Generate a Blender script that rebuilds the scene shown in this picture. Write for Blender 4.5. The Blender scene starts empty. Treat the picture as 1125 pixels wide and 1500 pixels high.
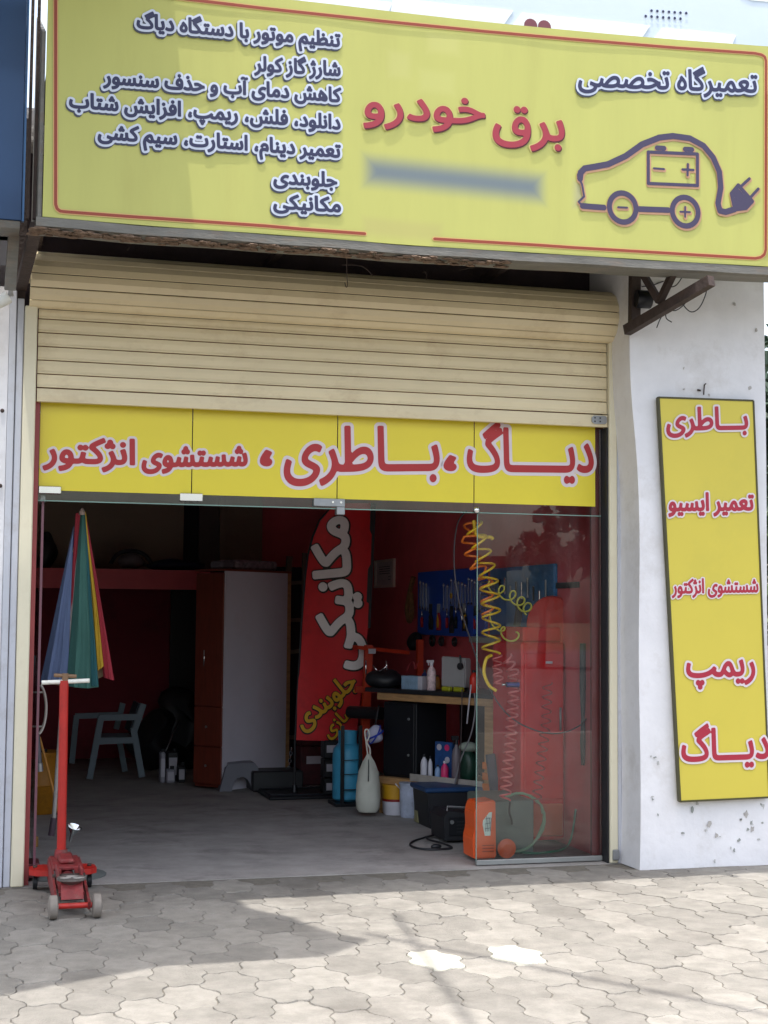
import bpy, bmesh, math, random
import numpy as np
from mathutils import Vector, Matrix, Quaternion
random.seed(7)
SC = bpy.context.scene
COL = SC.collection
R = math.radians

# ------------------------------------------------------------ camera, world, sun, exposure
cam = bpy.data.cameras.new('camera'); cam.sensor_fit = 'VERTICAL'; cam.sensor_height = 36.0
cam.lens = 2164.7 / 1500 * 36.0; cam.clip_start = 0.1; cam.clip_end = 900
camo = bpy.data.objects.new('camera', cam); COL.objects.link(camo); SC.camera = camo
yaw, pitch, roll = R(15.55), R(4.0), R(0.471)
fw = Vector((math.sin(yaw) * math.cos(pitch), math.cos(yaw) * math.cos(pitch), math.sin(pitch)))
rt = Vector((math.cos(yaw), -math.sin(yaw), 0)); up = rt.cross(fw)
r2 = rt * math.cos(roll) + up * math.sin(roll); u2 = -rt * math.sin(roll) + up * math.cos(roll)
M = Matrix((r2, u2, -fw)).transposed().to_4x4(); M.translation = Vector((-0.2783, -8.4662, 1.5))
camo.matrix_world = M

SUN_DIR = Vector((-0.10, -0.11, 1.0)).normalized()       # towards the sun: high, slightly in front of the shop
elev = math.asin(SUN_DIR.z)
w = bpy.data.worlds.new('World'); SC.world = w; w.use_nodes = True
nt = w.node_tree; bg = nt.nodes['Background']
sky = nt.nodes.new('ShaderNodeTexSky'); sky.sky_type = 'NISHITA'; sky.sun_disc = False
sky.sun_elevation = elev; sky.sun_rotation = math.atan2(SUN_DIR.x, SUN_DIR.y)
sky.altitude = 50; sky.air_density = 1.3; sky.dust_density = 4.5; sky.ozone_density = 1.0
hs = nt.nodes.new('ShaderNodeHueSaturation'); hs.inputs['Saturation'].default_value = 0.65
nt.links.new(sky.outputs[0], hs.inputs['Color']); nt.links.new(hs.outputs[0], bg.inputs[0])
bg.inputs[1].default_value = 0.15
sl = bpy.data.lights.new('sun', 'SUN'); sl.energy = 2.0; sl.angle = R(0.55); sl.color = (1.0, 0.965, 0.91)
so = bpy.data.objects.new('sun', sl); COL.objects.link(so)
so.rotation_euler = SUN_DIR.to_track_quat('Z', 'Y').to_euler(); so.location = (0, -5, 20)
SC.view_settings.view_transform = 'Standard'; SC.view_settings.look = 'None'
SC.view_settings.gamma = 1.0; SC.view_settings.use_curve_mapping = False
SC.view_settings.exposure = 1.55
SC.render.engine = 'CYCLES'
SC.cycles.max_bounces = 7; SC.cycles.transparent_max_bounces = 12; SC.cycles.diffuse_bounces = 4
SC.cycles.use_denoising = True; SC.cycles.caustics_reflective = False; SC.cycles.caustics_refractive = False

# ------------------------------------------------------------ materials
def lin(c):
    c = c / 255.0
    return c / 12.92 if c <= 0.04045 else ((c + 0.055) / 1.055) ** 2.4
def rgb(r, g, b, k=1.0):
    return tuple(min(0.92, lin(v) * k) for v in (r, g, b))
MATS = {}
def mat(name, col, rough=0.6, metal=0.0, var=0.12, scale=6.0, bump=0.0, bscale=60.0, dirt=None, dscale=1.6, damt=0.5,
        stretch=(1, 1, 1), spec=0.5, rnd=0.0, coat=0.0):
    if name in MATS: return MATS[name]
    m = bpy.data.materials.new(name); m.use_nodes = True; n = m.node_tree; N = n.nodes; L = n.links
    b = N['Principled BSDF']; b.inputs['Roughness'].default_value = rough; b.inputs['Metallic'].default_value = metal
    b.inputs['Specular IOR Level'].default_value = spec
    b.inputs['Coat Weight'].default_value = coat
    g = N.new('ShaderNodeNewGeometry'); mp = N.new('ShaderNodeMapping'); mp.inputs['Scale'].default_value = stretch
    L.new(g.outputs['Position'], mp.inputs[0])
    no = N.new('ShaderNodeTexNoise'); no.inputs['Scale'].default_value = scale; no.inputs['Detail'].default_value = 6
    no.inputs['Roughness'].default_value = 0.65; L.new(mp.outputs[0], no.inputs['Vector'])
    mr = N.new('ShaderNodeMapRange'); mr.inputs[1].default_value = 0.3; mr.inputs[2].default_value = 0.7
    mr.inputs[3].default_value = 1 - var; mr.inputs[4].default_value = 1 + var; L.new(no.outputs[0], mr.inputs[0])
    vm = N.new('ShaderNodeVectorMath'); vm.operation = 'SCALE'; vm.inputs[0].default_value = col; L.new(mr.outputs[0], vm.inputs['Scale'])
    out = vm.outputs[0]
    if rnd:
        oi = N.new('ShaderNodeObjectInfo'); m2 = N.new('ShaderNodeMapRange')
        m2.inputs[3].default_value = 1 - rnd; m2.inputs[4].default_value = 1 + rnd; L.new(oi.outputs['Random'], m2.inputs[0])
        v2 = N.new('ShaderNodeVectorMath'); v2.operation = 'SCALE'; L.new(out, v2.inputs[0]); L.new(m2.outputs[0], v2.inputs['Scale']); out = v2.outputs[0]
    if dirt:
        n2 = N.new('ShaderNodeTexNoise'); n2.inputs['Scale'].default_value = dscale; n2.inputs['Detail'].default_value = 9
        n2.inputs['Roughness'].default_value = 0.72; L.new(mp.outputs[0], n2.inputs['Vector'])
        cr = N.new('ShaderNodeMapRange'); cr.inputs[1].default_value = 0.52; cr.inputs[2].default_value = 0.72
        cr.inputs[3].default_value = 0; cr.inputs[4].default_value = damt; L.new(n2.outputs[0], cr.inputs[0])
        mx = N.new('ShaderNodeMix'); mx.data_type = 'RGBA'; mx.inputs[7].default_value = (*dirt, 1)
        L.new(cr.outputs[0], mx.inputs[0]); L.new(out, mx.inputs[6]); out = mx.outputs[2]
    L.new(out, b.inputs['Base Color'])
    if bump:
        n3 = N.new('ShaderNodeTexNoise'); n3.inputs['Scale'].default_value = bscale; n3.inputs['Detail'].default_value = 5
        L.new(mp.outputs[0], n3.inputs['Vector'])
        bp = N.new('ShaderNodeBump'); bp.inputs['Strength'].default_value = bump; bp.inputs['Distance'].default_value = 0.01
        L.new(n3.outputs[0], bp.inputs['Height']); L.new(bp.outputs[0], b.inputs['Normal'])
    MATS[name] = m
    return m
def glass_mat(name, tint, refl=1.0, rough=0.0):
    m = bpy.data.materials.new(name); m.use_nodes = True; n = m.node_tree; N = n.nodes; L = n.links
    N.remove(N['Principled BSDF']); t = N.new('ShaderNodeBsdfTransparent'); t.inputs[0].default_value = (*tint, 1)
    g = N.new('ShaderNodeBsdfGlossy'); g.inputs['Roughness'].default_value = rough
    f = N.new('ShaderNodeFresnel'); f.inputs['IOR'].default_value = 1.5
    mm = N.new('ShaderNodeMath'); mm.operation = 'MULTIPLY'; mm.inputs[1].default_value = refl; L.new(f.outputs[0], mm.inputs[0])
    mx = N.new('ShaderNodeMixShader'); L.new(mm.outputs[0], mx.inputs[0]); L.new(t.outputs[0], mx.inputs[1]); L.new(g.outputs[0], mx.inputs[2])
    L.new(mx.outputs[0], N['Material Output'].inputs[0]); MATS[name] = m
    return m

# ------------------------------------------------------------ object helpers
def tag(o, label=None, cat=None, group=None, kind=None):
    if label: o['label'] = label
    if cat: o['category'] = cat
    if group: o['group'] = group
    if kind: o['kind'] = kind
    return o
def thing(name, label, cat, loc=(0, 0, 0), group=None, kind=None):
    o = bpy.data.objects.new(name, None); COL.objects.link(o); o.location = loc; o.empty_display_size = 0.1
    return tag(o, label, cat, group, kind)
def wloc(o):
    v = Vector((0, 0, 0))
    while o is not None: v = v + o.location; o = o.parent
    return v
def obj(name, bm, m, parent=None, smooth=False, base=None):
    """one mesh object; bm is in world metres"""
    me = bpy.data.meshes.new(name)
    if isinstance(bm, bmesh.types.BMesh):
        vs = [v.co for v in bm.verts]
        if parent is not None: off = wloc(parent); own = Vector((0, 0, 0))
        else:
            if base is None:
                xs = [v.x for v in vs]; ys = [v.y for v in vs]; zs = [v.z for v in vs]
                base = ((min(xs) + max(xs)) / 2, (min(ys) + max(ys)) / 2, min(zs))
            off = Vector(base); own = off
        bmesh.ops.translate(bm, verts=bm.verts, vec=-off)
        if smooth:
            for f in bm.faces: f.smooth = True
        bm.normal_update()
        for e in bm.edges:
            if len(e.link_faces) == 2 and e.calc_face_angle(0) > 0.75: e.smooth = False
        bm.to_mesh(me); bm.free()
    else:
        V, F = bm
        off = wloc(parent) if parent is not None else Vector(base or (0, 0, 0)); own = Vector((0, 0, 0)) if parent is not None else off
        me.from_pydata([tuple(Vector(v) - off) for v in V], [], F); me.update()
    o = bpy.data.objects.new(name, me); COL.objects.link(o); o.location = own; o.parent = parent
    for q in (m if isinstance(m, (list, tuple)) else [m]): me.materials.append(q)
    return o
def B(): return bmesh.new()
def box(bm, a, b, bev=0.0, mi=0):
    a = Vector(a); b = Vector(b); lo = Vector(map(min, a, b)); hi = Vector(map(max, a, b))
    vs = [bm.verts.new((x, y, z)) for z in (lo.z, hi.z) for y in (lo.y, hi.y) for x in (lo.x, hi.x)]
    fs = [bm.faces.new([vs[i] for i in q]) for q in ((0, 2, 3, 1), (4, 5, 7, 6), (0, 1, 5, 4), (2, 6, 7, 3), (0, 4, 6, 2), (1, 3, 7, 5))]
    for f in fs: f.material_index = mi
    if bev:
        es = list({e for f in fs for e in f.edges}); bmesh.ops.bevel(bm, geom=es, offset=bev, segments=1, affect='EDGES')
    return bm
def obox(bm, c, ax, ay, az, sx, sy, sz, bev=0.0):
    """box centred at c with half sizes along given axes"""
    c = Vector(c); ax = Vector(ax).normalized() * sx; ay = Vector(ay).normalized() * sy; az = Vector(az).normalized() * sz
    vs = [bm.verts.new(c + ax * i + ay * j + az * k) for k in (-1, 1) for j in (-1, 1) for i in (-1, 1)]
    fs = [bm.faces.new([vs[i] for i in q]) for q in ((0, 2, 3, 1), (4, 5, 7, 6), (0, 1, 5, 4), (2, 6, 7, 3), (0, 4, 6, 2), (1, 3, 7, 5))]
    if bev:
        es = list({e for f in fs for e in f.edges}); bmesh.ops.bevel(bm, geom=es, offset=bev, segments=1, affect='EDGES')
def frame_of(d):
    d = Vector(d).normalized(); a = Vector((0, 0, 1)) if abs(d.z) < 0.9 else Vector((1, 0, 0))
    u = d.cross(a).normalized(); return u, d.cross(u).normalized()
def bar(bm, p, q, wx, wy=None, up=(0, 0, 1)):
    """rectangular bar from p to q"""
    p = Vector(p); q = Vector(q); d = (q - p); L_ = d.length; d.normalize(); a = Vector(up)
    if abs(d.dot(a)) > 0.95: a = Vector((0, 1, 0))
    u = d.cross(a).normalized(); v = u.cross(d).normalized()
    obox(bm, (p + q) / 2, d, u, v, L_ / 2, wx / 2, (wy or wx) / 2)
def tube(bm, pts, r, n=8, closed=False, caps=True):
    pts = [Vector(p) for p in pts]; rings = []; u = None
    for i, p in enumerate(pts):
        if closed: d = pts[(i + 1) % len(pts)] - pts[i - 1]
        else: d = pts[min(i + 1, len(pts) - 1)] - pts[max(i - 1, 0)]
        if d.length < 1e-9: d = Vector((0, 0, 1))
        d.normalize()
        if u is None: u, v = frame_of(d)
        else:
            u = (u - d * u.dot(d)); u = u.normalized() if u.length > 1e-6 else frame_of(d)[0]; v = d.cross(u)
        rr = r[i] if isinstance(r, (list, tuple)) else r
        rings.append([bm.verts.new(p + (u * math.cos(2 * math.pi * k / n) + v * math.sin(2 * math.pi * k / n)) * rr) for k in range(n)])
    m_ = len(rings)
    for i in range(m_ if closed else m_ - 1):
        A = rings[i]; Bq = rings[(i + 1) % m_]
        for k in range(n):
            f = bm.faces.new((A[k], A[(k + 1) % n], Bq[(k + 1) % n], Bq[k])); f.smooth = True
    if caps and not closed:
        bm.faces.new(list(reversed(rings[0]))); bm.faces.new(rings[-1])
    return bm
def lathe(bm, c, prof, n=20, axis=(0, 0, 1)):
    """prof: list of (r, h) along axis from c"""
    c = Vector(c); d = Vector(axis).normalized(); u, v = frame_of(d); rings = []
    for r_, h in prof:
        rings.append([bm.verts.new(c + d * h + (u * math.cos(2 * math.pi * k / n) + v * math.sin(2 * math.pi * k / n)) * max(r_, 1e-4)) for k in range(n)])
    for A, Bq in zip(rings, rings[1:]):
        for k in range(n):
            f = bm.faces.new((A[k], A[(k + 1) % n], Bq[(k + 1) % n], Bq[k])); f.smooth = True
    bm.faces.new(list(reversed(rings[0]))); bm.faces.new(rings[-1])
    bmesh.ops.recalc_face_normals(bm, faces=bm.faces)
    return bm
def prism(bm, pts, vec):
    """closed polygon extruded by vec"""
    v0 = [bm.verts.new(p) for p in pts]; v1 = [bm.verts.new(Vector(p) + Vector(vec)) for p in pts]; n = len(pts)
    bm.faces.new(v0); bm.faces.new(list(reversed(v1)))
    for i in range(n): bm.faces.new((v0[i], v1[i], v1[(i + 1) % n], v0[(i + 1) % n]))
    bmesh.ops.recalc_face_normals(bm, faces=bm.faces)
    return bm
def grid(bm, P, nu, nv, smooth=True):
    """surface P(i,j) with 0..1 parameters"""
    V = [[bm.verts.new(P(i / nu, j / nv)) for j in range(nv + 1)] for i in range(nu + 1)]
    for i in range(nu):
        for j in range(nv):
            f = bm.faces.new((V[i][j], V[i + 1][j], V[i + 1][j + 1], V[i][j + 1])); f.smooth = smooth
    return bm

# ------------------------------------------------------------ lettering: outlines of the built-in font, shaped by hand, turned into flat print
FORMS = {'ا': (0xFE8D, 0xFE8E), 'آ': (0xFE81, 0xFE82), 'ب': (0xFE8F, 0xFE90, 0xFE91, 0xFE92), 'پ': (0xFB56, 0xFB57, 0xFB58, 0xFB59),
'ت': (0xFE95, 0xFE96, 0xFE97, 0xFE98), 'ج': (0xFE9D, 0xFE9E, 0xFE9F, 0xFEA0), 'ح': (0xFEA1, 0xFEA2, 0xFEA3, 0xFEA4), 'خ': (0xFEA5, 0xFEA6, 0xFEA7, 0xFEA8),
'د': (0xFEA9, 0xFEAA), 'ذ': (0xFEAB, 0xFEAC), 'ر': (0xFEAD, 0xFEAE), 'ز': (0xFEAF, 0xFEB0), 'ژ': (0xFB8A, 0xFB8B),
'س': (0xFEB1, 0xFEB2, 0xFEB3, 0xFEB4), 'ش': (0xFEB5, 0xFEB6, 0xFEB7, 0xFEB8), 'ص': (0xFEB9, 0xFEBA, 0xFEBB, 0xFEBC), 'ط': (0xFEC1, 0xFEC2, 0xFEC3, 0xFEC4),
'ظ': (0xFEC5, 0xFEC6, 0xFEC7, 0xFEC8), 'ع': (0xFEC9, 0xFECA, 0xFECB, 0xFECC), 'ف': (0xFED1, 0xFED2, 0xFED3, 0xFED4), 'ق': (0xFED5, 0xFED6, 0xFED7, 0xFED8),
'ک': (0xFB8E, 0xFB8F, 0xFB90, 0xFB91), 'گ': (0xFB92, 0xFB93, 0xFB94, 0xFB95), 'ل': (0xFEDD, 0xFEDE, 0xFEDF, 0xFEE0), 'م': (0xFEE1, 0xFEE2, 0xFEE3, 0xFEE4),
'ن': (0xFEE5, 0xFEE6, 0xFEE7, 0xFEE8), 'ه': (0xFEE9, 0xFEEA, 0xFEEB, 0xFEEC), 'و': (0xFEED, 0xFEEE), 'ی': (0xFBFC, 0xFBFD, 0xFBFE, 0xFBFF), 'ـ': (0x640,) * 4}
def shape(s):
    out = []
    for i, c in enumerate(s):
        f = FORMS.get(c)
        if not f: out.append(c); continue
        prev = i > 0 and len(FORMS.get(s[i - 1], ())) == 4
        nxt = i + 1 < len(s) and s[i + 1] in FORMS and len(f) == 4
        out.append(chr(f[3] if prev and nxt else f[2] if nxt else f[1] if prev else f[0]))
    return ''.join(reversed(out))
def outline_segments(s):
    c = bpy.data.curves.new('t', 'FONT'); c.body = s; c.size = 1; c.resolution_u = 4; c.fill_mode = 'NONE'
    o = bpy.data.objects.new('t', c); COL.objects.link(o); bpy.context.view_layer.update()
    me = bpy.data.meshes.new_from_object(o.evaluated_get(bpy.context.evaluated_depsgraph_get()))
    V = np.array([v.co[:2] for v in me.vertices]); E = np.array([e.vertices[:] for e in me.edges])
    bpy.data.objects.remove(o); bpy.data.curves.remove(c); bpy.data.meshes.remove(me)
    # walk the loops so that every segment runs the same way round
    adj = {}
    for a, b in E: adj.setdefault(a, []).append(b); adj.setdefault(b, []).append(a)
    seen = set(); segs = []
    for s0 in range(len(V)):
        if s0 in seen or s0 not in adj: continue
        loop = [s0]; seen.add(s0); cur = s0; first = True
        while True:
            nx = [k for k in adj[cur] if k not in seen]
            if not nx: break
            k = (cur + 1) if (cur + 1) in nx else nx[0]
            loop.append(k); seen.add(k); cur = k
        for i in range(len(loop)): segs.append((*V[loop[i]], *V[loop[(i + 1) % len(loop)]]))
    return np.array(segs)
ALIF = None
def sdf_grid(segs, cell, margin, winding=True, radius=None):
    x0 = segs[:, [0, 2]].min() - margin; x1 = segs[:, [0, 2]].max() + margin
    y0 = segs[:, [1, 3]].min() - margin; y1 = segs[:, [1, 3]].max() + margin
    nx = int((x1 - x0) / cell) + 2; ny = int((y1 - y0) / cell) + 2
    gx = x0 + np.arange(nx) * cell; gy = y0 + np.arange(ny) * cell
    D = np.full((ny, nx), 1e3); W = np.zeros((ny, nx + 1))
    for k, (ax, ay, bx, by) in enumerate(segs):
        rr = margin if radius is None else radius[k] + margin
        i0 = max(0, int((min(ax, bx) - rr - x0) / cell)); i1 = min(nx, int((max(ax, bx) + rr - x0) / cell) + 2)
        j0 = max(0, int((min(ay, by) - rr - y0) / cell)); j1 = min(ny, int((max(ay, by) + rr - y0) / cell) + 2)
        X = gx[None, i0:i1]; Yg = gy[j0:j1, None]; dx = bx - ax; dy = by - ay; l2 = dx * dx + dy * dy + 1e-18
        t = np.clip(((X - ax) * dx + (Yg - ay) * dy) / l2, 0, 1)
        d = np.hypot(X - ax - t * dx, Yg - ay - t * dy)
        if radius is not None: d = d - radius[k]
        D[j0:j1, i0:i1] = np.minimum(D[j0:j1, i0:i1], d)
        if winding and ay != by:
            sgn = 1 if by > ay else -1
            lo, hi = (ay, by) if by > ay else (by, ay)
            ja = int(math.ceil((lo - y0) / cell)); jb = int(math.ceil((hi - y0) / cell))
            for j in range(max(0, ja), min(ny, jb)):
                xx = ax + (gy[j] - ay) / dy * dx
                W[j, min(nx, max(0, int(math.ceil((xx - x0) / cell))))] += sgn
    if winding:
        inside = np.abs(np.cumsum(W, axis=1)[:, :nx]) > 0.5
        D = np.where(inside, -np.minimum(D, margin), np.minimum(D, margin))
    return D, x0, y0
def iso_mesh(D, x0, y0, cell, off):
    """region D < off as flat polygons; runs of full cells are merged"""
    F = D - off; ny, nx = F.shape; V = []; P = []; vid = {}
    def gv(key, x, y):
        k = vid.get(key)
        if k is None: k = len(V); vid[key] = k; V.append((x, y))
        return k
    ins = F < 0
    for j in range(ny - 1):
        row = ins[j]; row2 = ins[j + 1]
        cnt = row[:-1].astype(int) + row[1:] + row2[:-1] + row2[1:]
        i = 0; nz = np.nonzero(cnt)[0]
        if len(nz) == 0: continue
        i = nz[0]; last = nz[-1]
        while i <= last:
            c = cnt[i]
            if c == 0: i += 1; continue
            if c == 4:
                e = i
                while e + 1 <= last and cnt[e + 1] == 4 and e - i < 11: e += 1
                P.append([gv((i, j), x0 + i * cell, y0 + j * cell)] + [gv((q, j), x0 + q * cell, y0 + j * cell) for q in range(i + 1, e + 2)]
                         + [gv((q, j + 1), x0 + q * cell, y0 + (j + 1) * cell) for q in range(e + 1, i - 1, -1)])
                i = e + 1; continue
            cs = [(i, j), (i + 1, j), (i + 1, j + 1), (i, j + 1)]; poly = []
            for k in range(4):
                a = cs[k]; b = cs[(k + 1) % 4]; fa = F[a[1], a[0]]; fb = F[b[1], b[0]]
                if fa < 0: poly.append(gv(a, x0 + a[0] * cell, y0 + a[1] * cell))
                if (fa < 0) != (fb < 0):
                    t = fa / (fa - fb); xx = x0 + (a[0] + (b[0] - a[0]) * t) * cell; yy = y0 + (a[1] + (b[1] - a[1]) * t) * cell
                    poly.append(gv((min(a, b), max(a, b)), xx, yy))
            if len(poly) >= 3: P.append(poly)
            i += 1
    return V, P
def lettering(s, A, Bq, H, plane, layers, parent, rot=False, n0=0.003, flip=False, name='lettering'):
    """flat print of s. A,Bq: baseline ends in plane coordinates; H: height of an alif in metres;
    layers: list of (grow, material, dx, dy) from the front one backwards"""
    global ALIF
    if ALIF is None:
        a = outline_segments(chr(0xFE8D)); ALIF = a[:, [1, 3]].max()
    sg = outline_segments(shape(s))
    A = Vector(A); Bq = Vector(Bq); ln = (Bq - A).length; ex = (Bq - A).normalized()
    ey = Vector((-ex.y, ex.x)) if rot else Vector((0, 1))
    xm = sg[:, [0, 2]].min(); xM = sg[:, [0, 2]].max()
    sg = sg.copy(); sg[:, [0, 2]] = (sg[:, [0, 2]] - xm) / (xM - xm) * ln; sg[:, [1, 3]] *= H / ALIF
    grow = max(l[0] for l in layers); cell = max(H / 30, 0.0016)
    D, x0, y0 = sdf_grid(sg, cell, grow + 3 * cell)
    first = None; nl = len(layers)
    for k, (g, m, dx, dy) in enumerate(layers):
        V, P = iso_mesh(D, x0, y0, cell, g); nn = n0 + (nl - 1 - k) * 0.0012
        pts = []
        for x, y in V:
            p = A + ex * (x + dx) + ey * (y + dy); pts.append(plane(p.x, p.y, nn))
        o = obj(name if first is None else (name + '_outline' if k == 1 else name + '_shadow'), (pts, P), m, parent if first is None else first)
        if first is None: first = o
    return first
def strokes(lines, plane, m, parent, name, n0, cell=0.003):
    """flat print of round-ended strokes: lines = [(points, radius)]"""
    sg = []; rd = []
    for pts, r_ in lines:
        for a, b in zip(pts, pts[1:]): sg.append((*a, *b)); rd.append(r_)
    sg = np.array(sg, float); D, x0, y0 = sdf_grid(sg, cell, 3 * cell + max(rd), winding=False, radius=rd)
    V, P = iso_mesh(D, x0, y0, cell, 0.0)
    return obj(name, ([plane(x, y, n0) for x, y in V], P), m, parent)
def arc(cx, cy, rx, ry, a0, a1, n=24):
    return [(cx + rx * math.cos(a0 + (a1 - a0) * i / n), cy + ry * math.sin(a0 + (a1 - a0) * i / n)) for i in range(n + 1)]
def smoothpath(p, k=5):
    """Catmull-Rom through the points"""
    q = []; P = [Vector(a) for a in p]; P = [P[0]] + P + [P[-1]]
    for i in range(1, len(P) - 2):
        for j in range(k):
            t = j / k; a, b, c, d = P[i - 1], P[i], P[i + 1], P[i + 2]
            q.append(0.5 * ((2 * b) + (c - a) * t + (2 * a - 5 * b + 4 * c - d) * t * t + (3 * b - 3 * c + d - a) * t ** 3))
    q.append(P[-2]); return q


# ------------------------------------------------------------ palette
m_conc = mat('concrete floor', rgb(150, 145, 141), 0.75, var=0.22, scale=3.2, bump=0.5, bscale=38, dirt=rgb(66, 60, 58), dscale=1.5, damt=0.7, stretch=(1, 1.1, 1))
m_paver = mat('paver concrete', rgb(126, 122, 115), 0.85, var=0.2, scale=9, bump=0.6, bscale=110, dirt=rgb(84, 79, 73), dscale=0.9, damt=0.65, rnd=0.16)
m_paverw = mat('white painted paver', rgb(176, 173, 160), 0.75, var=0.1, scale=14, bump=0.5, bscale=110, dirt=rgb(128, 120, 106), dscale=7, damt=0.6)
m_joint = mat('joint sand', rgb(104, 99, 90), 0.95, var=0.25, scale=20, bump=0.6, bscale=120)
m_white = mat('white wall plaster', rgb(222, 221, 224), 0.8, var=0.06, scale=4, bump=0.4, bscale=14, dirt=rgb(170, 162, 152), dscale=1.7, damt=0.5)
m_plast = mat('rough plaster', rgb(176, 172, 168), 0.9, var=0.1, scale=7, bump=0.9, bscale=22, dirt=rgb(92, 86, 80), dscale=5, damt=0.6)
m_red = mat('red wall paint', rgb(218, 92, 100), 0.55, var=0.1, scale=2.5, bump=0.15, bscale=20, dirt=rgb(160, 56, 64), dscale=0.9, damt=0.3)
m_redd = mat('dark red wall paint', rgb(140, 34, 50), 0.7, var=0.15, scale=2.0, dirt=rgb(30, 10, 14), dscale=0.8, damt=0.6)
m_beige = mat('beige panel', rgb(150, 132, 112), 0.7, var=0.08, scale=2, dirt=rgb(90, 80, 70), damt=0.4)
m_beiged = mat('taupe panel', rgb(96, 82, 78), 0.7, var=0.08, scale=2)
m_dark = mat('near black paint', rgb(38, 32, 38), 0.8, var=0.25, scale=5, dirt=rgb(30, 24, 26))  # near-black colour of the panel gap, holes, locker and added slab
m_maroon = mat('maroon lintel', rgb(58, 46, 52), 0.75, var=0.3, scale=4, bump=0.3, dirt=rgb(44, 34, 36), dscale=2.5, damt=0.8)
m_slat = mat('shutter slat', rgb(221, 206, 171), 0.45, var=0.05, scale=2.5, stretch=(1, 1, 1.5), dirt=rgb(168, 140, 104), dscale=2.2, damt=0.45, rnd=0.04)
m_cream = mat('cream guide rail', rgb(222, 214, 188), 0.5, var=0.05, scale=3, dirt=rgb(176, 160, 130), dscale=3, damt=0.35)
m_grey = mat('grey steel channel', rgb(190, 192, 200), 0.5, var=0.06, scale=3, dirt=rgb(140, 130, 120), dscale=4, damt=0.4)
m_yfilm = mat('yellow film', rgb(222, 204, 50), 0.35, var=0.03, scale=1.5, dirt=rgb(190, 176, 56), damt=0.2)
m_sign = mat('yellow banner face', rgb(182, 182, 98), 0.5, var=0.035, scale=3.0, stretch=(2.2, 1, 0.35), dirt=rgb(168, 162, 84), dscale=1.6, damt=0.35)
m_lean = mat('yellow board face', rgb(204, 188, 72), 0.45, var=0.03, scale=1.5, dirt=rgb(184, 174, 72), dscale=1.0, damt=0.4)
m_navy = mat('navy print', rgb(38, 40, 76), 0.5, var=0.02)
m_shad = mat('slate print', rgb(58, 62, 76), 0.5, var=0.02)
m_halo = mat('pale blue print', rgb(198, 206, 222), 0.5, var=0.01)
m_pwhite = mat('white print', rgb(214, 202, 206), 0.5, var=0.01)
m_pred = mat('red print', rgb(166, 34, 38), 0.5, var=0.03)
m_pred2 = mat('rose red print', rgb(156, 46, 60), 0.5, var=0.03)
m_pdred = mat('dark red print', rgb(84, 20, 30), 0.5, var=0.03)
m_pborder = mat('brick red print', rgb(142, 58, 34), 0.5, var=0.03)
m_ppeach = mat('peach print', rgb(206, 164, 106), 0.5, var=0.02)
m_mauve = mat('mauve navy print', rgb(62, 54, 82), 0.5, var=0.02)
m_steel = mat('galvanised steel', rgb(150, 152, 154), 0.4, 0.7, var=0.12, scale=14)
m_chrome = mat('polished steel', rgb(220, 220, 220), 0.18, 1.0, var=0.04)
m_black = mat('black plastic', rgb(26, 27, 32), 0.5, var=0.1)
m_blackm = mat('black steel', rgb(22, 24, 30), 0.4, 0.2, var=0.15)
m_rust = mat('rusty brown steel', rgb(62, 50, 46), 0.75, 0.1, var=0.3, scale=16, bump=0.4, dirt=rgb(92, 68, 54), dscale=8, damt=0.5)
m_gbeam = mat('weathered grey beam', rgb(112, 110, 104), 0.7, 0.1, var=0.2, scale=5, stretch=(1, 1, 4), bump=0.3, bscale=30, dirt=rgb(134, 112, 92), dscale=3, damt=0.6)
m_foam = mat('crumbling tan foam', rgb(116, 96, 80), 0.95, var=0.4, scale=30, bump=1.0, bscale=80, dirt=rgb(60, 44, 38), dscale=14, damt=0.9)
m_blue = mat('blue sheet metal', rgb(24, 62, 104), 0.4, 0.1, var=0.06, scale=1.5)
m_bluee = mat('light blue trim', rgb(64, 110, 160), 0.4, 0.1)
m_wood = mat('pine wood', rgb(176, 136, 92), 0.65, var=0.2, scale=9, stretch=(1, 1, 6), dirt=rgb(104, 76, 50), dscale=3, damt=0.5)
m_woodd = mat('dark door wood', rgb(110, 44, 28), 0.5, var=0.2, scale=6, stretch=(6, 6, 1))
m_glass = glass_mat('clear glass', (0.95, 0.965, 0.96), 1.0)
def dusty(m):
    n = m.node_tree; N = n.nodes; L = n.links; src = N['Material Output'].inputs[0].links[0].from_socket
    g = N.new('ShaderNodeNewGeometry'); mp = N.new('ShaderNodeMapping'); mp.inputs['Scale'].default_value = (3, 1, 0.8); L.new(g.outputs['Position'], mp.inputs[0])
    no = N.new('ShaderNodeTexNoise'); no.inputs['Scale'].default_value = 3.5; no.inputs['Detail'].default_value = 8; no.inputs['Roughness'].default_value = 0.75; L.new(mp.outputs[0], no.inputs['Vector'])
    mr = N.new('ShaderNodeMapRange'); mr.inputs[1].default_value = 0.42; mr.inputs[2].default_value = 0.75; mr.inputs[3].default_value = 0.0; mr.inputs[4].default_value = 0.03; L.new(no.outputs[0], mr.inputs[0])
    d = N.new('ShaderNodeBsdfDiffuse'); d.inputs[0].default_value = (0.7, 0.68, 0.66, 1); mx = N.new('ShaderNodeMixShader')
    L.new(mr.outputs[0], mx.inputs[0]); L.new(src, mx.inputs[1]); L.new(d.outputs[0], mx.inputs[2]); L.new(mx.outputs[0], N['Material Output'].inputs[0])
dusty(m_glass)
m_gedge = mat('green glass edge', rgb(120, 150, 140), 0.2, var=0.05)
m_leaf = mat('leaf green', rgb(58, 84, 44), 0.6, var=0.35, scale=3, rnd=0.1)
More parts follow.
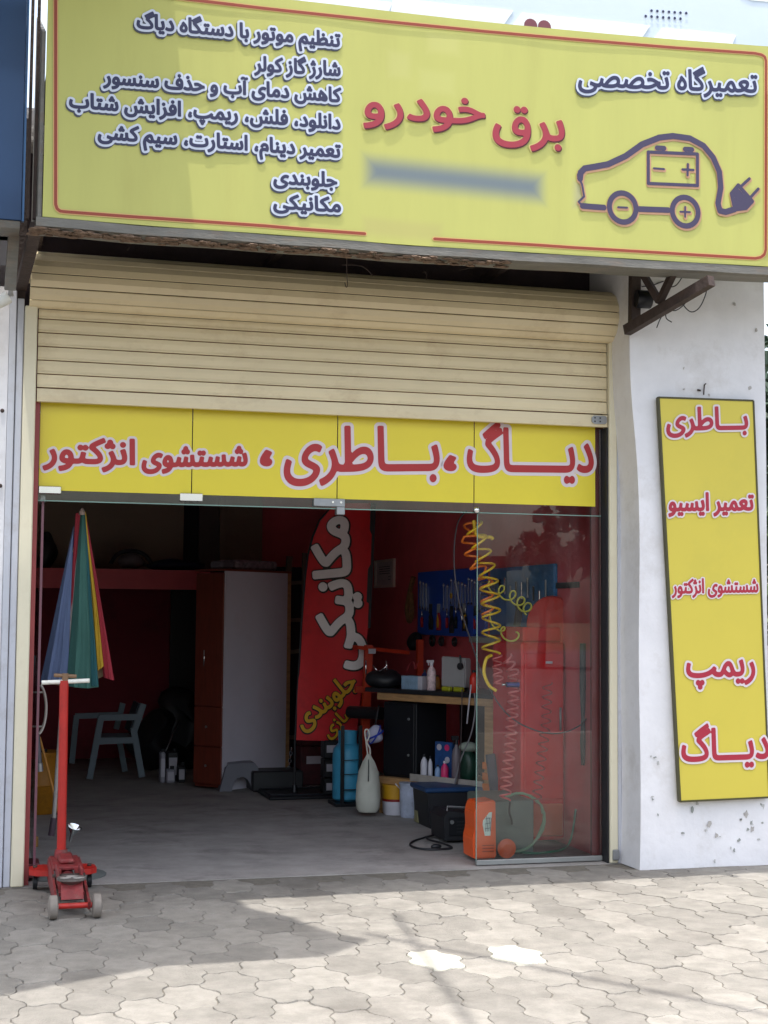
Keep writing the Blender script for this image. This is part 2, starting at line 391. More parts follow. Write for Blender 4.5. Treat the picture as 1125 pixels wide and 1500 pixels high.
m_leaf2 = mat('dark leaf green', rgb(40, 62, 44), 0.6, var=0.4, scale=2)
m_bark = mat('bark', rgb(92, 76, 62), 0.9, var=0.3, scale=12, bump=0.8)
m_asph = mat('asphalt', rgb(88, 87, 86), 0.9, var=0.15, scale=30, bump=0.5, bscale=150)

# ------------------------------------------------------------ ground: pavement of wavy concrete pavers
pave = thing('pavement', None, None, (0, -2, 0), kind='structure')
bm = B(); box(bm, (-60, -9.4, -0.30), (60, -0.02, -0.0055)); jb = obj('joint_bed', bm, m_joint, pave)
PX, PZ = 0.1875, 0.355            # column step, row step of the elongated hexagons
def paver_outline(jit, rr):
    hx = [(0.125, 0), (0.0625, PZ / 2), (-0.0625, PZ / 2), (-0.125, 0), (-0.0625, -PZ / 2), (0.0625, -PZ / 2)]
    pts = []
    for k in range(6):
        a = Vector(hx[k]); b = Vector(hx[(k + 1) % 6]); d = b - a; nrm = Vector((d.y, -d.x)).normalized()
        if k >= 3: pass
        for j in range(6):
            t = j / 6; amp = 0.0135 * math.sin(2 * math.pi * t) * (1 if k < 3 else 1)
            pts.append(a + d * t + nrm * amp)
    c = 0.988 + jit
    return [(p.x * c + rr.uniform(-1, 1) * 0.0022, p.y * c + rr.uniform(-1, 1) * 0.0026) for p in pts]
def paver_bm(seed, x=0, y=0, z=0, simple=False, bm=None):
    rr = random.Random(seed); o = paver_outline(rr.uniform(-0.006, 0.004), rr); bm = bm or B()
    top = [bm.verts.new((x + a * 0.982, y + b * 0.986, z)) for a, b in o]
    mid = [bm.verts.new((x + a, y + b, z - 0.005)) for a, b in o]
    n = len(o); bm.faces.new(top)
    for i in range(n): bm.faces.new((mid[i], mid[(i + 1) % n], top[(i + 1) % n], top[i]))
    if not simple:
        low = [bm.verts.new((x + a, y + b, z - 0.03)) for a, b in o]
        for i in range(n): bm.faces.new((low[i], low[(i + 1) % n], mid[(i + 1) % n], mid[i]))
    return bm
protos = []
for k in range(12):
    me = bpy.data.meshes.new('paver'); b_ = paver_bm(k); b_.to_mesh(me); b_.free(); me.materials.append(m_paver); protos.append(me)
mew = bpy.data.meshes.new('paver'); b_ = paver_bm(9); b_.to_mesh(mew); b_.free(); mew.materials.append(m_paverw)
WX, WY = 2.091, -2.201
cells = []
for i in range(-70, 80):
    for j in range(-30, 14):
        x = WX + i * PX; y = WY + j * PZ + (PZ / 2 if i % 2 else 0)
        if -9.2 < y < -0.10: cells.append((x, y, i, j))
def shown(c):
    x, y = c[0], c[1]; d = y + 8.466
    return -0.40 < x < 4.95 and y > -3.62 and x < -0.2783 + 0.0 + 0.62 * d + 0.35 and x > -0.5
near = [c for c in cells if shown(c)]
near.sort(key=lambda c: c[1]); near = near[:300]
nearset = set((c[2], c[3]) for c in near)
rest = B(); nrest = 0
for x, y, i, j in cells:
    rr = random.Random(i * 977 + j)
    if (i, j) in nearset:
        white = (i, j) in ((0, 0), (-2, 0))
        o = bpy.data.objects.new('paver', mew if white else protos[rr.randrange(12)]); COL.objects.link(o); o.parent = pave
        o.location = Vector((x, y, rr.uniform(-0.0022, 0.0022) + (0.003 if white else 0))) - pave.location
        o.rotation_euler = (rr.uniform(-1, 1) * 0.008, rr.uniform(-1, 1) * 0.012, rr.uniform(-1, 1) * 0.016 + (math.pi if rr.random() < 0.5 else 0))
        if white: o['label'] = 'paver painted white'
    elif -6 < x < 9:
        paver_bm(i * 31 + j, x, y, rr.uniform(-0.002, 0.002), True, rest)
tag(obj('paver_field', rest, m_paver, pave), kind='stuff')
bm = B(); box(bm, (-60, -9.55, -0.30), (60, -9.4, 0.0), 0.01); tag(obj('kerb', bm, mat('kerb stone', rgb(170, 166, 158), 0.8)), kind='structure')
bm = B(); box(bm, (-120, -60, -0.45), (120, -9.55, -0.14)); tag(obj('road', bm, m_asph), kind='structure')
bm = B(); box(bm, (-300, -400, -0.9), (300, 400, -0.46)); tag(obj('ground', bm, mat('dry grass', rgb(84, 84, 58), 0.95)), kind='structure')
bm = B(); box(bm, (-0.30, -0.02, -0.2), (3.60, 7.3, -0.001)); tag(obj('shop_floor', bm, m_conc), kind='structure')
bm = B(); box(bm, (4.4, 0.9, -0.3), (60, 60, -0.02)); tag(obj('yard', bm, mat('yard soil', rgb(140, 130, 110), 0.95)), kind='structure')

# ------------------------------------------------------------ the shop building
bld = thing('shop_building', 'white plastered single-storey shop with red painted inside behind the open front', 'building', (1.75, 3.5, 0))
def part(name, a, b, m, par, bev=0.0, kind=None):
    q = B(); box(q, a, b, bev); o = obj(name, q, m, par)
    if kind: o['kind'] = kind
    return o
part('right_wall', (3.55, 0.16, 0), (3.70, 7.45, 4.2), m_red, bld)
part('back_wall', (-0.30, 7.25, 0), (3.55, 7.45, 4.2), m_red, bld)
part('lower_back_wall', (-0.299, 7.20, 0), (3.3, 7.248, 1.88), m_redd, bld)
part('left_wall', (-0.45, 0.1, 0), (-0.30, 7.45, 4.2), m_white, bld)
part('ceiling', (-0.30, 0.46, 3.55), (3.55, 7.25, 3.7), m_white, bld)
part('roof', (-0.45, 0.11, 4.201), (4.46, 7.6, 4.4), m_plast, bld)
part('lintel', (-0.08, 0.33, 3.15), (3.60, 0.455, 4.3), m_maroon, bld)
part('jamb_strip', (3.606, -0.012, 0), (3.75, 0.16, 4.3), m_plast, bld)
m_chipd = mat('dark bare plaster', rgb(146, 150, 146), 0.95)
# right pier: stands proud of the opening, corner slightly uneven
def pier(i, j):
    z = j * 4.3; x = 3.588 + 0.872 * i
    lean = 0.012 * math.sin(z * 1.1 + 0.4) + 0.006 * math.sin(z * 3.7)
    if i == 0: x += lean - 0.035 / (1 + math.exp(-(z - 2.7) * 7))
    return Vector((x, -0.29 + 0.004 * math.sin(x * 5 + z * 3), z))
bm = B(); grid(bm, pier, 16, 46, True)
geom = bmesh.ops.extrude_face_region(bm, geom=bm.faces[:])
bmesh.ops.translate(bm, verts=[e for e in geom['geom'] if isinstance(e, bmesh.types.BMVert)], vec=(0, 0.95, 0))
bmesh.ops.recalc_face_normals(bm, faces=bm.faces)
for f in bm.faces: f.smooth = abs(f.normal.y) > 0.9
obj('pier', bm, m_white, bld)
for k, (x, z, r_) in enumerate(((4.35, 2.93, .012), (3.9, 3.03, .006), (3.9, 2.9, .005), (4.07, 2.872, .007), (4.4, 3.3, .01), (4.25, 3.45, .008), (4.05, .26, .016), (4.3, .31, .02), (4.34, .22, .014), (4.1, .19, .012))):
    q = B(); pts = []
    rr = random.Random(k)
    for a in range(9): t = a / 9 * 6.283; e = r_ * rr.uniform(0.5, 1.3); pts.append((x + e * math.cos(t), -0.2905 - 0.0045, z + e * 1.3 * math.sin(t)))
    prism(q, pts, (0, 0.004, 0)); obj('plaster_chip', q, m_plast, bld)
rr0 = random.Random(77)
for k in range(24):
    if k < 18: x = rr0.gauss(rr0.choice((3.95, 4.12, 4.28, 4.36)), 0.05); z = max(0.03, rr0.gauss(0.22, 0.09))
    else: x = rr0.uniform(3.65, 3.72); z = rr0.uniform(0.1, 0.7)
    r_ = rr0.uniform(0.003, 0.011); q = B(); pts = []; el = rr0.uniform(0.5, 1.8)
    for a in range(8): t = a / 8 * 6.283; e = r_ * rr0.uniform(0.4, 1.5); pts.append((x + e * math.cos(t), -0.295, z + e * el * math.sin(t)))
    prism(q, pts, (0, 0.004, 0)); obj('plaster_chip', q, (mat('worn grey paint', rgb(184, 184, 182), 0.9), m_chipd)[k % 2], bld)
for k, (x, z) in enumerate(((3.64, 2.62), (3.655, 2.95), (3.645, 3.02), (3.62, 1.47), (3.64, 2.3), (3.635, 2.05))):
    q = B(); rr = random.Random(k + 50); pts = []
    for a in range(9): t = a / 9 * 6.283; e = 0.007 * rr.uniform(0.4, 1.6); pts.append((x + e * math.cos(t), -0.0165, z + e * 1.9 * math.sin(t)))
    prism(q, pts, (0, 0.003, 0)); obj('plaster_hole', q, m_dark, bld)
# loft inside
part('loft_beam', (-0.30, 6.0, 1.735), (1.98, 6.06, 1.925), m_red, bld)
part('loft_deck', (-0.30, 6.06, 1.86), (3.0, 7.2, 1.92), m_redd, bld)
for x0, x1, y0, mm in ((-0.30, 1.86, 7.10, m_beige), (2.03, 2.245, 7.14, m_beiged), (2.245, 2.305, 7.08, m_beige), (2.305, 2.71, 7.14, m_beige)):
    part('wall_panel', (x0, y0, 1.925), (x1, 7.249, 3.55), mm, bld)
part('panel_recess', (1.86, 7.2, 1.925), (2.03, 7.249, 3.55), m_dark, bld)  # the gap's dark is put into the colour
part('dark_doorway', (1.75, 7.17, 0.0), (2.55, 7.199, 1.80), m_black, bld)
part('pier_return', (4.3, 0.66, 0), (4.46, 7.5, 4.2), m_white, bld)

# neighbour's wall at the left
nb = thing('neighbour_wall', 'pale grey weathered wall of the next shop at the left edge', 'wall', (-1.6, 0.2, 0))
part('wall', (-3.0, -0.02, 0), (-0.115, 0.3, 3.32), m_white, nb)
part('upper_wall', (-3.0, 0.05, 3.33), (-0.47, 0.3, 4.6), m_dark, nb)
part('corner_strip', (-0.113, -0.03, 0), (-0.076, 0.2, 3.30), m_grey, nb, 0.004)
for z in (2.62, 2.2, 1.55, 1.32, 0.9, 0.35):
    q = B(); lathe(q, (-0.14, -0.02, z), [(0.012, 0), (0.010, -0.008), (0.002, -0.01)][::-1], 8, (0, 1, 0)); obj('rust_bolt', q, m_rust, nb)

# ------------------------------------------------------------ roller shutter
sh = thing('roller_shutter', 'beige roller shutter half open, its slats curling round the roll above the shop front', 'roller shutter', (1.78, 0, 2.6))
def slat_bm(x0, x1, prof, th=0.012):
    """prof: outer (y,z) points; given thickness"""
    q = B(); n = len(prof); c = []
    for i, (y, z) in enumerate(prof):
        a = Vector(prof[max(i - 1, 0)]); b = Vector(prof[min(i + 1, n - 1)]); d = (b - a).normalized(); nv = Vector((d.y, -d.x))
        c.append((y + nv.x * th, z + nv.y * th))
    ring = list(prof) + c[::-1]
    prism(q, [(x0, y, z) for y, z in ring], (x1 - x0, 0, 0)); return q
zb = 2.765; pitch_ = 0.0783
k = 0; z = zb
while z < 3.19:
    z2 = min(z + pitch_, 3.215); y = 0.004
    h_ = z2 - z
    prof = [(y + 0.006, z + 0.0005), (y - 0.006, z + 0.002), (y - 0.006, z + 0.008), (y - 0.001, z + 0.016), (y - 0.003, z + h_ * 0.6), (y + 0.001, z + h_ - 0.005), (y + 0.006, z + h_ - 0.003)]
    obj('slat', slat_bm(0.046, 3.518, prof), m_slat, sh); z = z2
yc, zc, RR = 0.030, 3.372, 0.165
ang = R(-79)
while ang < R(150):
    a2 = ang + R(28); prof = []
    for t, e in ((0.02, -0.006), (0.06, 0.0), (0.5, 0.004), (0.94, 0.0), (0.975, -0.006)):
        a = ang + (a2 - ang) * t; prof.append((yc - (RR + e) * math.cos(a), zc + (RR + e) * math.sin(a)))
    obj('slat', slat_bm(-0.008, 3.565, prof), m_slat, sh); ang = a2
q = B(); lathe(q, (0.0, yc, zc), [(0.14, 0), (0.14, 3.55)], 24, (1, 0, 0)); obj('drum', q, m_blackm, sh)
q = B(); lathe(q, (3.55, yc, zc), [(0.05, 0), (0.05, 0.10), (0.085, 0.10), (0.085, 0.2)], 16, (1, 0, 0)); obj('spindle', q, m_blackm, sh)
obj('bottom_bar', slat_bm(0.046, 3.518, [(0.016, 2.682), (-0.008, 2.684), (-0.010, 2.72), (-0.008, 2.757), (0.014, 2.762)], 0.012), m_slat, sh)
q = B()
pl = [(3.425 + 0.0, -0.0125, 2.700), (3.50, -0.0125, 2.700), (3.512, -0.0125, 2.712), (3.512, -0.0125, 2.742), (3.50, -0.0125, 2.752), (3.425, -0.0125, 2.752), (3.410, -0.0125, 2.738), (3.410, -0.0125, 2.714)]
prism(q, pl, (0, -0.006, 0)); lp = obj('latch_plate', q, m_steel, sh)
for x, z in ((3.43, 2.715), (3.43, 2.737), (3.465, 2.715), (3.465, 2.737)):
    q = B(); lathe(q, (x, -0.0185, z), [(0.005, 0), (0.005, -0.003)], 8, (0, 1, 0)); obj('rivet', q, m_blackm, lp)
for x0, x1, top in ((-0.031, 0.039, 3.22), (3.524, 3.575, 3.215)):
    q = B(); box(q, (x0, -0.030, 0.0), (x1, 0.060, top), 0.006); g = obj('guide_rail', q, m_cream, sh)
q = B(); box(q, (-0.072, -0.018, 0), (-0.034, 0.06, 3.26), 0.004); obj('side_channel', q, m_grey, sh)
q = B(); box(q, (3.577, -0.022, 0), (3.603, 0.06, 3.22), 0.004); obj('side_channel', q, m_grey, sh)
q = B(); box(q, (3.533, -0.052, 0.02), (3.575, -0.031, 0.085), 0.006); obj('floor_lock', q, m_steel, sh)

# ------------------------------------------------------------ glass shop front
gf = thing('glass_shopfront', 'frameless glass shop front: yellow lettered band above and a fixed clear pane at the right', 'shop window', (1.78, 0.1, 0))
q = B(); box(q, (0.0405, 0.03, 0.0), (0.066, 0.16, 2.69)); obj('door_frame', q, mat('faded red frame', rgb(146, 62, 62), 0.5), gf)
q = B(); box(q, (3.4725, 0.135, 0.0), (3.549, 0.16, 3.15)); obj('door_frame', q, mat('faded red frame', rgb(146, 62, 62), 0.5), gf)
q = B(); box(q, (0.0405, 0.135, 2.70), (3.549, 0.16, 3.19)); obj('head_panel', q, m_redd, gf)
q = B(); box(q, (3.512, -0.01, 0.0), (3.522, 0.10, 2.68)); obj('frame_edge', q, m_black, gf)
YG = 0.07
cuts = [0.068, 0.936, 1.805, 2.667, 3.508]
for i in range(4):
    q = B(); box(q, (cuts[i] + 0.0015, YG, 2.135), (cuts[i + 1] - 0.0015, YG + 0.010, 2.695)); tp = obj('transom_pane', q, m_glass, gf)
    q = B(); box(q, (cuts[i] + 0.003, YG - 0.0016, 2.190), (min(cuts[i + 1], 3.472) - 0.003, YG - 0.0004, 2.6945)); obj('film', q, m_yfilm, tp)
q = B(); box(q, (2.694, YG, 0.03), (3.506, YG + 0.010, 2.132)); fp = obj('fixed_pane', q, m_glass, gf)
q = B(); box(q, (2.6895, YG, 0.03), (2.6935, YG + 0.010, 2.132)); obj('pane_edge', q, m_gedge, gf)
q = B(); box(q, (2.69, YG - 0.012, 0.004), (3.51, YG + 0.022, 0.034), 0.003); obj('sill_channel', q, mat('dull aluminium', rgb(150, 152, 150), 0.5, 0.6, dirt=rgb(90, 86, 80)), gf)
for x0, x1, z0, z1, mm in ((0.070, 0.195, 2.170, 2.212, m_chrome), (0.868, 1.000, 2.150, 2.196, m_chrome), (1.660, 1.850, 2.142, 2.190, m_steel), (1.800, 1.850, 2.095, 2.142, m_steel)):
    q = B(); box(q, (x0, YG - 0.022, z0), (x1, YG + 0.03, z1), 0.003); obj('patch_fitting', q, mm, gf)
for x in (1.775, 1.825):
    q = B(); lathe(q, (x, YG - 0.022, 2.168), [(0.008, 0), (0.007, -0.004)][::-1], 10, (0, 1, 0)); obj('screw_cap', q, m_chrome, gf)
q = B(); lathe(q, (2.680, YG - 0.03, 2.145), [(0.0, 0), (0.014, 0.003), (0.021, 0.012), (0.021, 0.02), (0.014, 0.03), (0.01, 0.045)], 16, (0, 1, 0)); obj('clamp_button', q, m_chrome, gf)
q = B(); box(q, (0.068, YG - 0.003, 2.128), (3.508, YG + 0.013, 2.134)); obj('glass_joint', q, m_gedge, gf)
def P_f(u, v, n): return (u, YG - 0.0018 - n, v)
L2 = lambda g=0.014: [(0.0075, m_pred, 0, 0), (0.0075 + g, m_pwhite, 0, 0)]
fl = dict(plane=P_f, parent=gf, n0=0.001)
lettering('انژکتور', (0.096, 2.353), (0.601, 2.355), 0.140, layers=L2(), **fl)
lettering('شستشوی', (0.652, 2.345), (1.256, 2.372), 0.120, layers=L2(), **fl)
lettering('،', (1.342, 2.377), (1.403, 2.378), 0.27, layers=L2(), **fl)
lettering('بـــاطری', (1.486, 2.346), (2.438, 2.387), 0.262, layers=L2(0.02), **fl)
lettering('،', (2.477, 2.388), (2.547, 2.389), 0.27, layers=L2(), **fl)
lettering('دیـــــاگ', (2.626, 2.389), (3.452, 2.409), 0.262, layers=L2(0.02), **fl)

# open glass leaf, seen edge on at the left, with its pair of bow handles
dl = thing('glass_door_leaf', 'glass door leaf swung open, seen edge-on at the left with an oval bow handle', 'glass door', (0.10, 0.12, 0.02))
q = B(); box(q, (0.094, 0.12, 0.10), (0.104, 0.93, 2.125)); obj('pane', q, m_glass, dl)
q = B(); box(q, (0.092, 0.112, 0.05), (0.106, 0.1195, 2.14)); obj('pane_edge', q, mat('purplish glass edge', rgb(126, 84, 96), 0.3), dl)
q = B(); box(q, (0.062, 0.12, 0.02), (0.130, 0.32, 0.0995), 0.005); obj('floor_fitting', q, mat('maroon fitting', rgb(96, 42, 48), 0.5), dl)
q = B(); box(q, (0.084, 0.12, 2.126), (0.114, 0.28, 2.166), 0.003); obj('top_fitting', q, m_steel, dl)
for s in (-1, 1):
    c = (0.168, 0.850, 0.832); q = B()
    pts = [(0.099 + s * (0.026 + 0.055 * math.cos(a)), 0.85, 0.91 + 0.155 * math.sin(a)) for a in [R(-72 + 144 * i / 14) for i in range(15)]]
    tube(q, pts, 0.0085, 8)
    for a in (-42, 42):
        zz = 0.91 + 0.155 * math.sin(R(a)); tube(q, [(0.099 + s * 0.005, 0.85, zz), (0.099 + s * (0.026 + 0.055 * math.cos(R(a))), 0.85, zz)], 0.006, 6)
    obj('bow_handle', q, mat('cream handle', rgb(206, 196, 188), 0.35), dl)

# ------------------------------------------------------------ main billboard
def P_s(u, v, n): return (u, -1.06 + 0.0381 * u - n, v)
bb = thing('billboard', 'large yellow shop billboard with navy and red Persian lettering and a battery car drawing', 'billboard', (2.1, -0.98, 3.4))
botp = [(0.011, 3.459), (0.442, 3.459), (0.614, 3.461), (1.147, 3.471), (1.516, 3.476), (1.895, 3.478), (2.285, 3.488), (2.688, 3.499), (3.103, 3.510), (3.531, 3.521), (4.086, 3.539), (4.204, 3.543), (4.901, 3.564)]
topp = [(-0.006, 4.709), (0.417, 4.713), (0.591, 4.716), (1.129, 4.735), (1.502, 4.745), (1.885, 4.752), (2.280, 4.762), (2.687, 4.777), (3.106, 4.795), (3.539, 4.817), (4.100, 4.852), (4.220, 4.860), (4.925, 4.904)]
def interp(tbl, u):
    for a, b in zip(tbl, tbl[1:]):
        if u <= b[0]: break
    t = (u - a[0]) / (b[0] - a[0]); return a[1] + (b[1] - a[1]) * t
NU = 40; ua, ub = botp[0][0], botp[-1][0]
q = B()
def face(i, j):
    u = ua + (ub - ua) * i; zb_ = interp(botp, u); zt = interp(topp, u); return Vector(P_s(u, zb_ + (zt - zb_) * j, 0.0025 * math.sin(u * 6) * math.sin(3.14 * j)))
grid(q, face, NU, 6); face_o = obj('banner_face', q, m_sign, bb)
# give the face material a soft grey-blue smear for the blurred phone number under the red words and pale patches
n_ = m_sign.node_tree; bs = n_.nodes['Principled BSDF']; src_ = bs.inputs['Base Color'].links[0].from_socket
gg = n_.nodes.new('ShaderNodeNewGeometry'); sx = n_.nodes.new('ShaderNodeSeparateXYZ'); n_.links.new(gg.outputs['Position'], sx.inputs[0])
def mth(op, a, b=None, c=None):
    m_ = n_.nodes.new('ShaderNodeMath'); m_.operation = op
    for i, v in enumerate((a, b, c)):
        if v is None: continue
        if isinstance(v, (int, float)): m_.inputs[i].default_value = v
        else: n_.links.new(v, m_.inputs[i])
    return m_.outputs[0]
def smooth_box(xc, zc_, hx, hz, soft, slope=0.0):
    X = sx.outputs[0]; Z = mth('SUBTRACT', sx.outputs[2], mth('MULTIPLY', mth('SUBTRACT', X, xc), slope))
    dx = mth('SUBTRACT', mth('ABSOLUTE', mth('SUBTRACT', X, xc)), hx); dz = mth('SUBTRACT', mth('ABSOLUTE', mth('SUBTRACT', Z, zc_)), hz)
    d = mth('MAXIMUM', dx, dz); mr = n_.nodes.new('ShaderNodeMapRange'); mr.interpolation_type = 'SMOOTHSTEP'
    mr.inputs[1].default_value = -soft; mr.inputs[2].default_value = soft; mr.inputs[3].default_value = 1; mr.inputs[4].default_value = 0
    n_.links.new(d, mr.inputs[0]); return mr.outputs[0]
def blend(src, fac, col, amt):
    mx = n_.nodes.new('ShaderNodeMix'); mx.data_type = 'RGBA'; mx.inputs[7].default_value = (*col, 1)
    n_.links.new(mth('MULTIPLY', fac, amt), mx.inputs[0]); n_.links.new(src, mx.inputs[6]); return mx.outputs[2]
A_ = (2.196, 3.864); src_ = blend(src_, smooth_box(A_[0], A_[1], 0.50, 0.062, 0.06, 0.0), rgb(96, 110, 126), 0.9)
for (a, hx, hz, cc, am) in (((1.894, 3.562), 0.22, 0.045, rgb(176, 168, 100), 0.6), ((2.083, 4.393), 0.10, 0.06, rgb(190, 190, 112), 0.5), ((2.121, 4.607), 0.09, 0.05, rgb(192, 190, 114), 0.5), ((1.868, 4.461), 0.06, 0.07, rgb(190, 188, 116), 0.4), ((2.927, 3.851), 0.028, 0.07, rgb(160, 156, 130), 0.6)):
    src_ = blend(src_, smooth_box(a[0], a[1], hx, hz, 0.03), cc, am)
n_.links.new(src_, bs.inputs['Base Color'])
# box behind the face: edge, sheet metal side, bottom beam
q = B()
for i in range(NU):
    u0 = ua + (ub - ua) * i / NU; u1 = ua + (ub - ua) * (i + 1) / NU
    for tb, s in ((botp, 1), (topp, -1)):
        if s < 0: continue
        f = q.faces.new([q.verts.new(p) for p in (P_s(u0, interp(tb, u0), 0.004), P_s(u1, interp(tb, u1), 0.004), P_s(u1, interp(tb, u1), -0.06), P_s(u0, interp(tb, u0), -0.06))])
obj('banner_hem', q, mat('olive hem', rgb(116, 122, 36), 0.6), bb)
q = B(); prof = []
def beam(i, j):
    u = ua - 0.03 + (ub - ua + 0.03) * i; zb_ = interp(botp, max(u, ua)) - 0.002
    ring = [(0.002, 0), (0.002, -0.045), (-0.03, -0.052), (-0.22, -0.040), (-0.22, 0), (0.002, 0)]
    t = j * 5; k = int(min(t, 4)); a = ring[k]; b = ring[k + 1]; f = t - k
    return Vector(P_s(u, zb_ + a[1] + (b[1] - a[1]) * f + 0.002 * math.sin(u * 9), a[0] + (b[0] - a[0]) * f))
grid(q, beam, NU, 5, False); obj('bottom_beam', q, m_gbeam, bb)
q = B(); rr = random.Random(3)
for k in range(420):
    u = rr.uniform(0.0, 1) ** 1.4 * 2.6 - 0.03; zb_ = interp(botp, max(u, ua))
    s = rr.uniform(0.004, 0.013); c = Vector(P_s(u, zb_ - 0.052 - rr.uniform(0, 0.012), -rr.uniform(0.0, 0.12)))
    bmesh.ops.create_icosphere(q, subdivisions=1, radius=s, matrix=Matrix.Translation(c) @ Matrix.Diagonal((3.2, 1.5, 0.7, 1)))
tag(obj('foam_crumbs', q, m_foam, bb), kind='stuff')
q = B(); z0_ = botp[0][1]; z1_ = (-0.019, 4.405)[1]
prism(q, [(ua - 0.004, -1.05, z0_ - 0.01), (ua - 0.004, -0.10, z0_ - 0.01), (ua - 0.004, -0.10, z1_ + 0.45), (ua - 0.004, -1.05, z1_)], (-0.018, 0, 0)); obj('side_sheet', q, m_gbeam, bb)
for x in (0.02, 1.4, 2.8, 4.15):
    q = B(); box(q, (x, -0.93, 3.6), (x + 0.04, -0.89, 4.58), 0); box(q, (x, -0.88, 3.62), (x + 0.04, 0.6, 3.66)); obj('rear_strut', q, m_rust, bb)
# printed border
bl = [(0.047, 4.674), (0.073, 3.539)]; bcn = [(0.074, 3.525), (0.081, 3.505), (0.096, 3.494), (0.123, 3.493)]
b1 = bcn + [(0.441, 3.498), (0.614, 3.502), (1.147, 3.513), (1.330, 3.513), (1.681, 3.519)]
b2 = [(2.073, 3.525), (2.325, 3.532), (2.688, 3.543), (2.894, 3.547), (3.531, 3.566), (4.046, 3.581), (4.082, 3.591), (4.105, 3.609), (4.114, 3.638), (4.129, 4.762), (4.122, 4.786), (4.100, 4.797), (4.054, 4.800), (3.539, 4.767), (2.895, 4.733), (2.360, 4.709), (1.769, 4.688), (1.616, 4.684), (1.130, 4.670), (0.705, 4.663), (0.076, 4.661)]
for nm, w_, mm, nn in (('border_halo', 0.0125, m_ppeach, 0.0046), ('border_line', 0.0075, m_pborder, 0.0058)):
    strokes([(bl + b1, w_), (b2, w_)], P_s, mm, bb, nm, nn, 0.006)
# lettering, seven navy lines at the left, two headings at the right
NL = [(0.0045, m_navy, 0, 0), (0.0165, m_halo, 0, 0), (0.0165, m_shad, -0.005, -0.010)]
bbk = dict(plane=P_s, parent=bb, layers=NL, n0=0.0048)
HA = 0.076
lettering('تنظیم موتور با دستگاه دیاگ', (0.459, 4.479), (1.531, 4.516), HA, **bbk)
lettering('شارژ گاز کولر', (1.073, 4.330), (1.534, 4.358), HA, **bbk)
lettering('کاهش دمای آب و حذف سنسور', (0.297, 4.169), (1.539, 4.216), HA, **bbk)
lettering('دانلود، فلش، ریمپ، افزایش شتاب', (0.131, 4.028), (1.537, 4.068), HA, **bbk)
lettering('تعمیر دینام، استارت، سیم کشی', (0.276, 3.883), (1.539, 3.916), HA, **bbk)
lettering('جلوبندی', (1.184, 3.742), (1.522, 3.756), HA, **bbk)
lettering('مکانیکی', (1.185, 3.611), (1.544, 3.623), HA, **bbk)
lettering('تعمیرگاه تخصصی', (2.924, 4.470), (4.065, 4.566), 0.118, **bbk)
RL = [(0.0055, m_pred2, 0, 0), (0.0065, m_pdred, 0.004, -0.006), (0.012, mat('pale olive print', rgb(196, 180, 110), 0.5), -0.001, -0.001)]
bbk['layers'] = RL
lettering('خودرو', (1.671, 4.149), (2.358, 4.189), 0.172, **bbk)
lettering('برق', (2.411, 4.126), (2.832, 4.144), 0.20, **bbk)
# drawing of a car with a battery and a plug
car = [([(3.053, 3.789), (3.070, 3.791)], 0.026), ([(2.948, 3.787), (3.003, 3.788), (3.078, 3.790)], 0.0165), ([(3.299, 3.802), (3.481, 3.813)], 0.0165),
       ([(2.948, 3.787), (2.923, 3.808), (2.957, 3.842), (2.944, 3.911), (2.919, 3.955)], 0.006), ([(2.932, 3.941), (2.936, 3.976), (2.961, 4.002), (3.028, 4.019), (3.104, 4.040), (3.215, 4.099), (3.318, 4.177), (3.427, 4.228), (3.514, 4.247), (3.623, 4.245), (3.711, 4.211), (3.773, 4.149), (3.813, 4.069), (3.821, 3.977), (3.802, 3.883), (3.815, 3.840), (3.851, 3.836), (3.909, 3.857), (3.941, 3.884)], 0.0175)]
car[0] = ([(2.919, 3.963), (2.932, 3.941)], 0.006)
for c, rx in (((3.195, 3.801), 0.083), ((3.590, 3.814), 0.083)):
    car.append((arc(c[0], c[1], rx, rx, 0, 2 * math.pi, 30), 0.0155))
bt = [(3.357, 4.137), (3.671, 4.158), (3.670, 3.974), (3.356, 3.955), (3.357, 4.137)]; car.append((bt, 0.0095))
for a, b in (((3.413, 4.167), (3.457, 4.169)), ((3.592, 4.178), (3.636, 4.181))): car.append(([a, b], 0.014))
for a, b, r_ in (((3.391, 4.046), (3.456, 4.048), 0.006), ((3.574, 4.058), (3.644, 4.062), 0.007), ((3.609, 4.092), (3.606, 4.028), 0.007), ((3.167, 3.800), (3.222, 3.803), 0.006),
              ((3.559, 3.811), (3.620, 3.814), 0.006), ((3.590, 3.841), (3.589, 3.784), 0.006), ((3.951, 3.994), (4.010, 4.048), 0.0085), ((4.013, 3.935), (4.068, 3.993), 0.0085)):
    car.append(([a, b], r_))
pg = [(3.892, 3.948), (3.937, 4.001), (4.027, 3.916), (3.985, 3.872), (3.913, 3.857), (3.892, 3.948)]
car += [(pg, 0.012), ([(3.923, 3.955), (3.986, 3.900)], 0.028), ([(3.923, 3.903), (3.968, 3.891)], 0.026)]
strokes([(p, r_ + 0.006) for p, r_ in car], lambda u, v, n: P_s(u + 0.003, v - 0.006, n), mat('pink print', rgb(186, 142, 110), 0.5), bb, 'emblem_halo', 0.0048, 0.0035)
strokes(car, P_s, m_mauve, bb, 'car_emblem', 0.0062, 0.003)

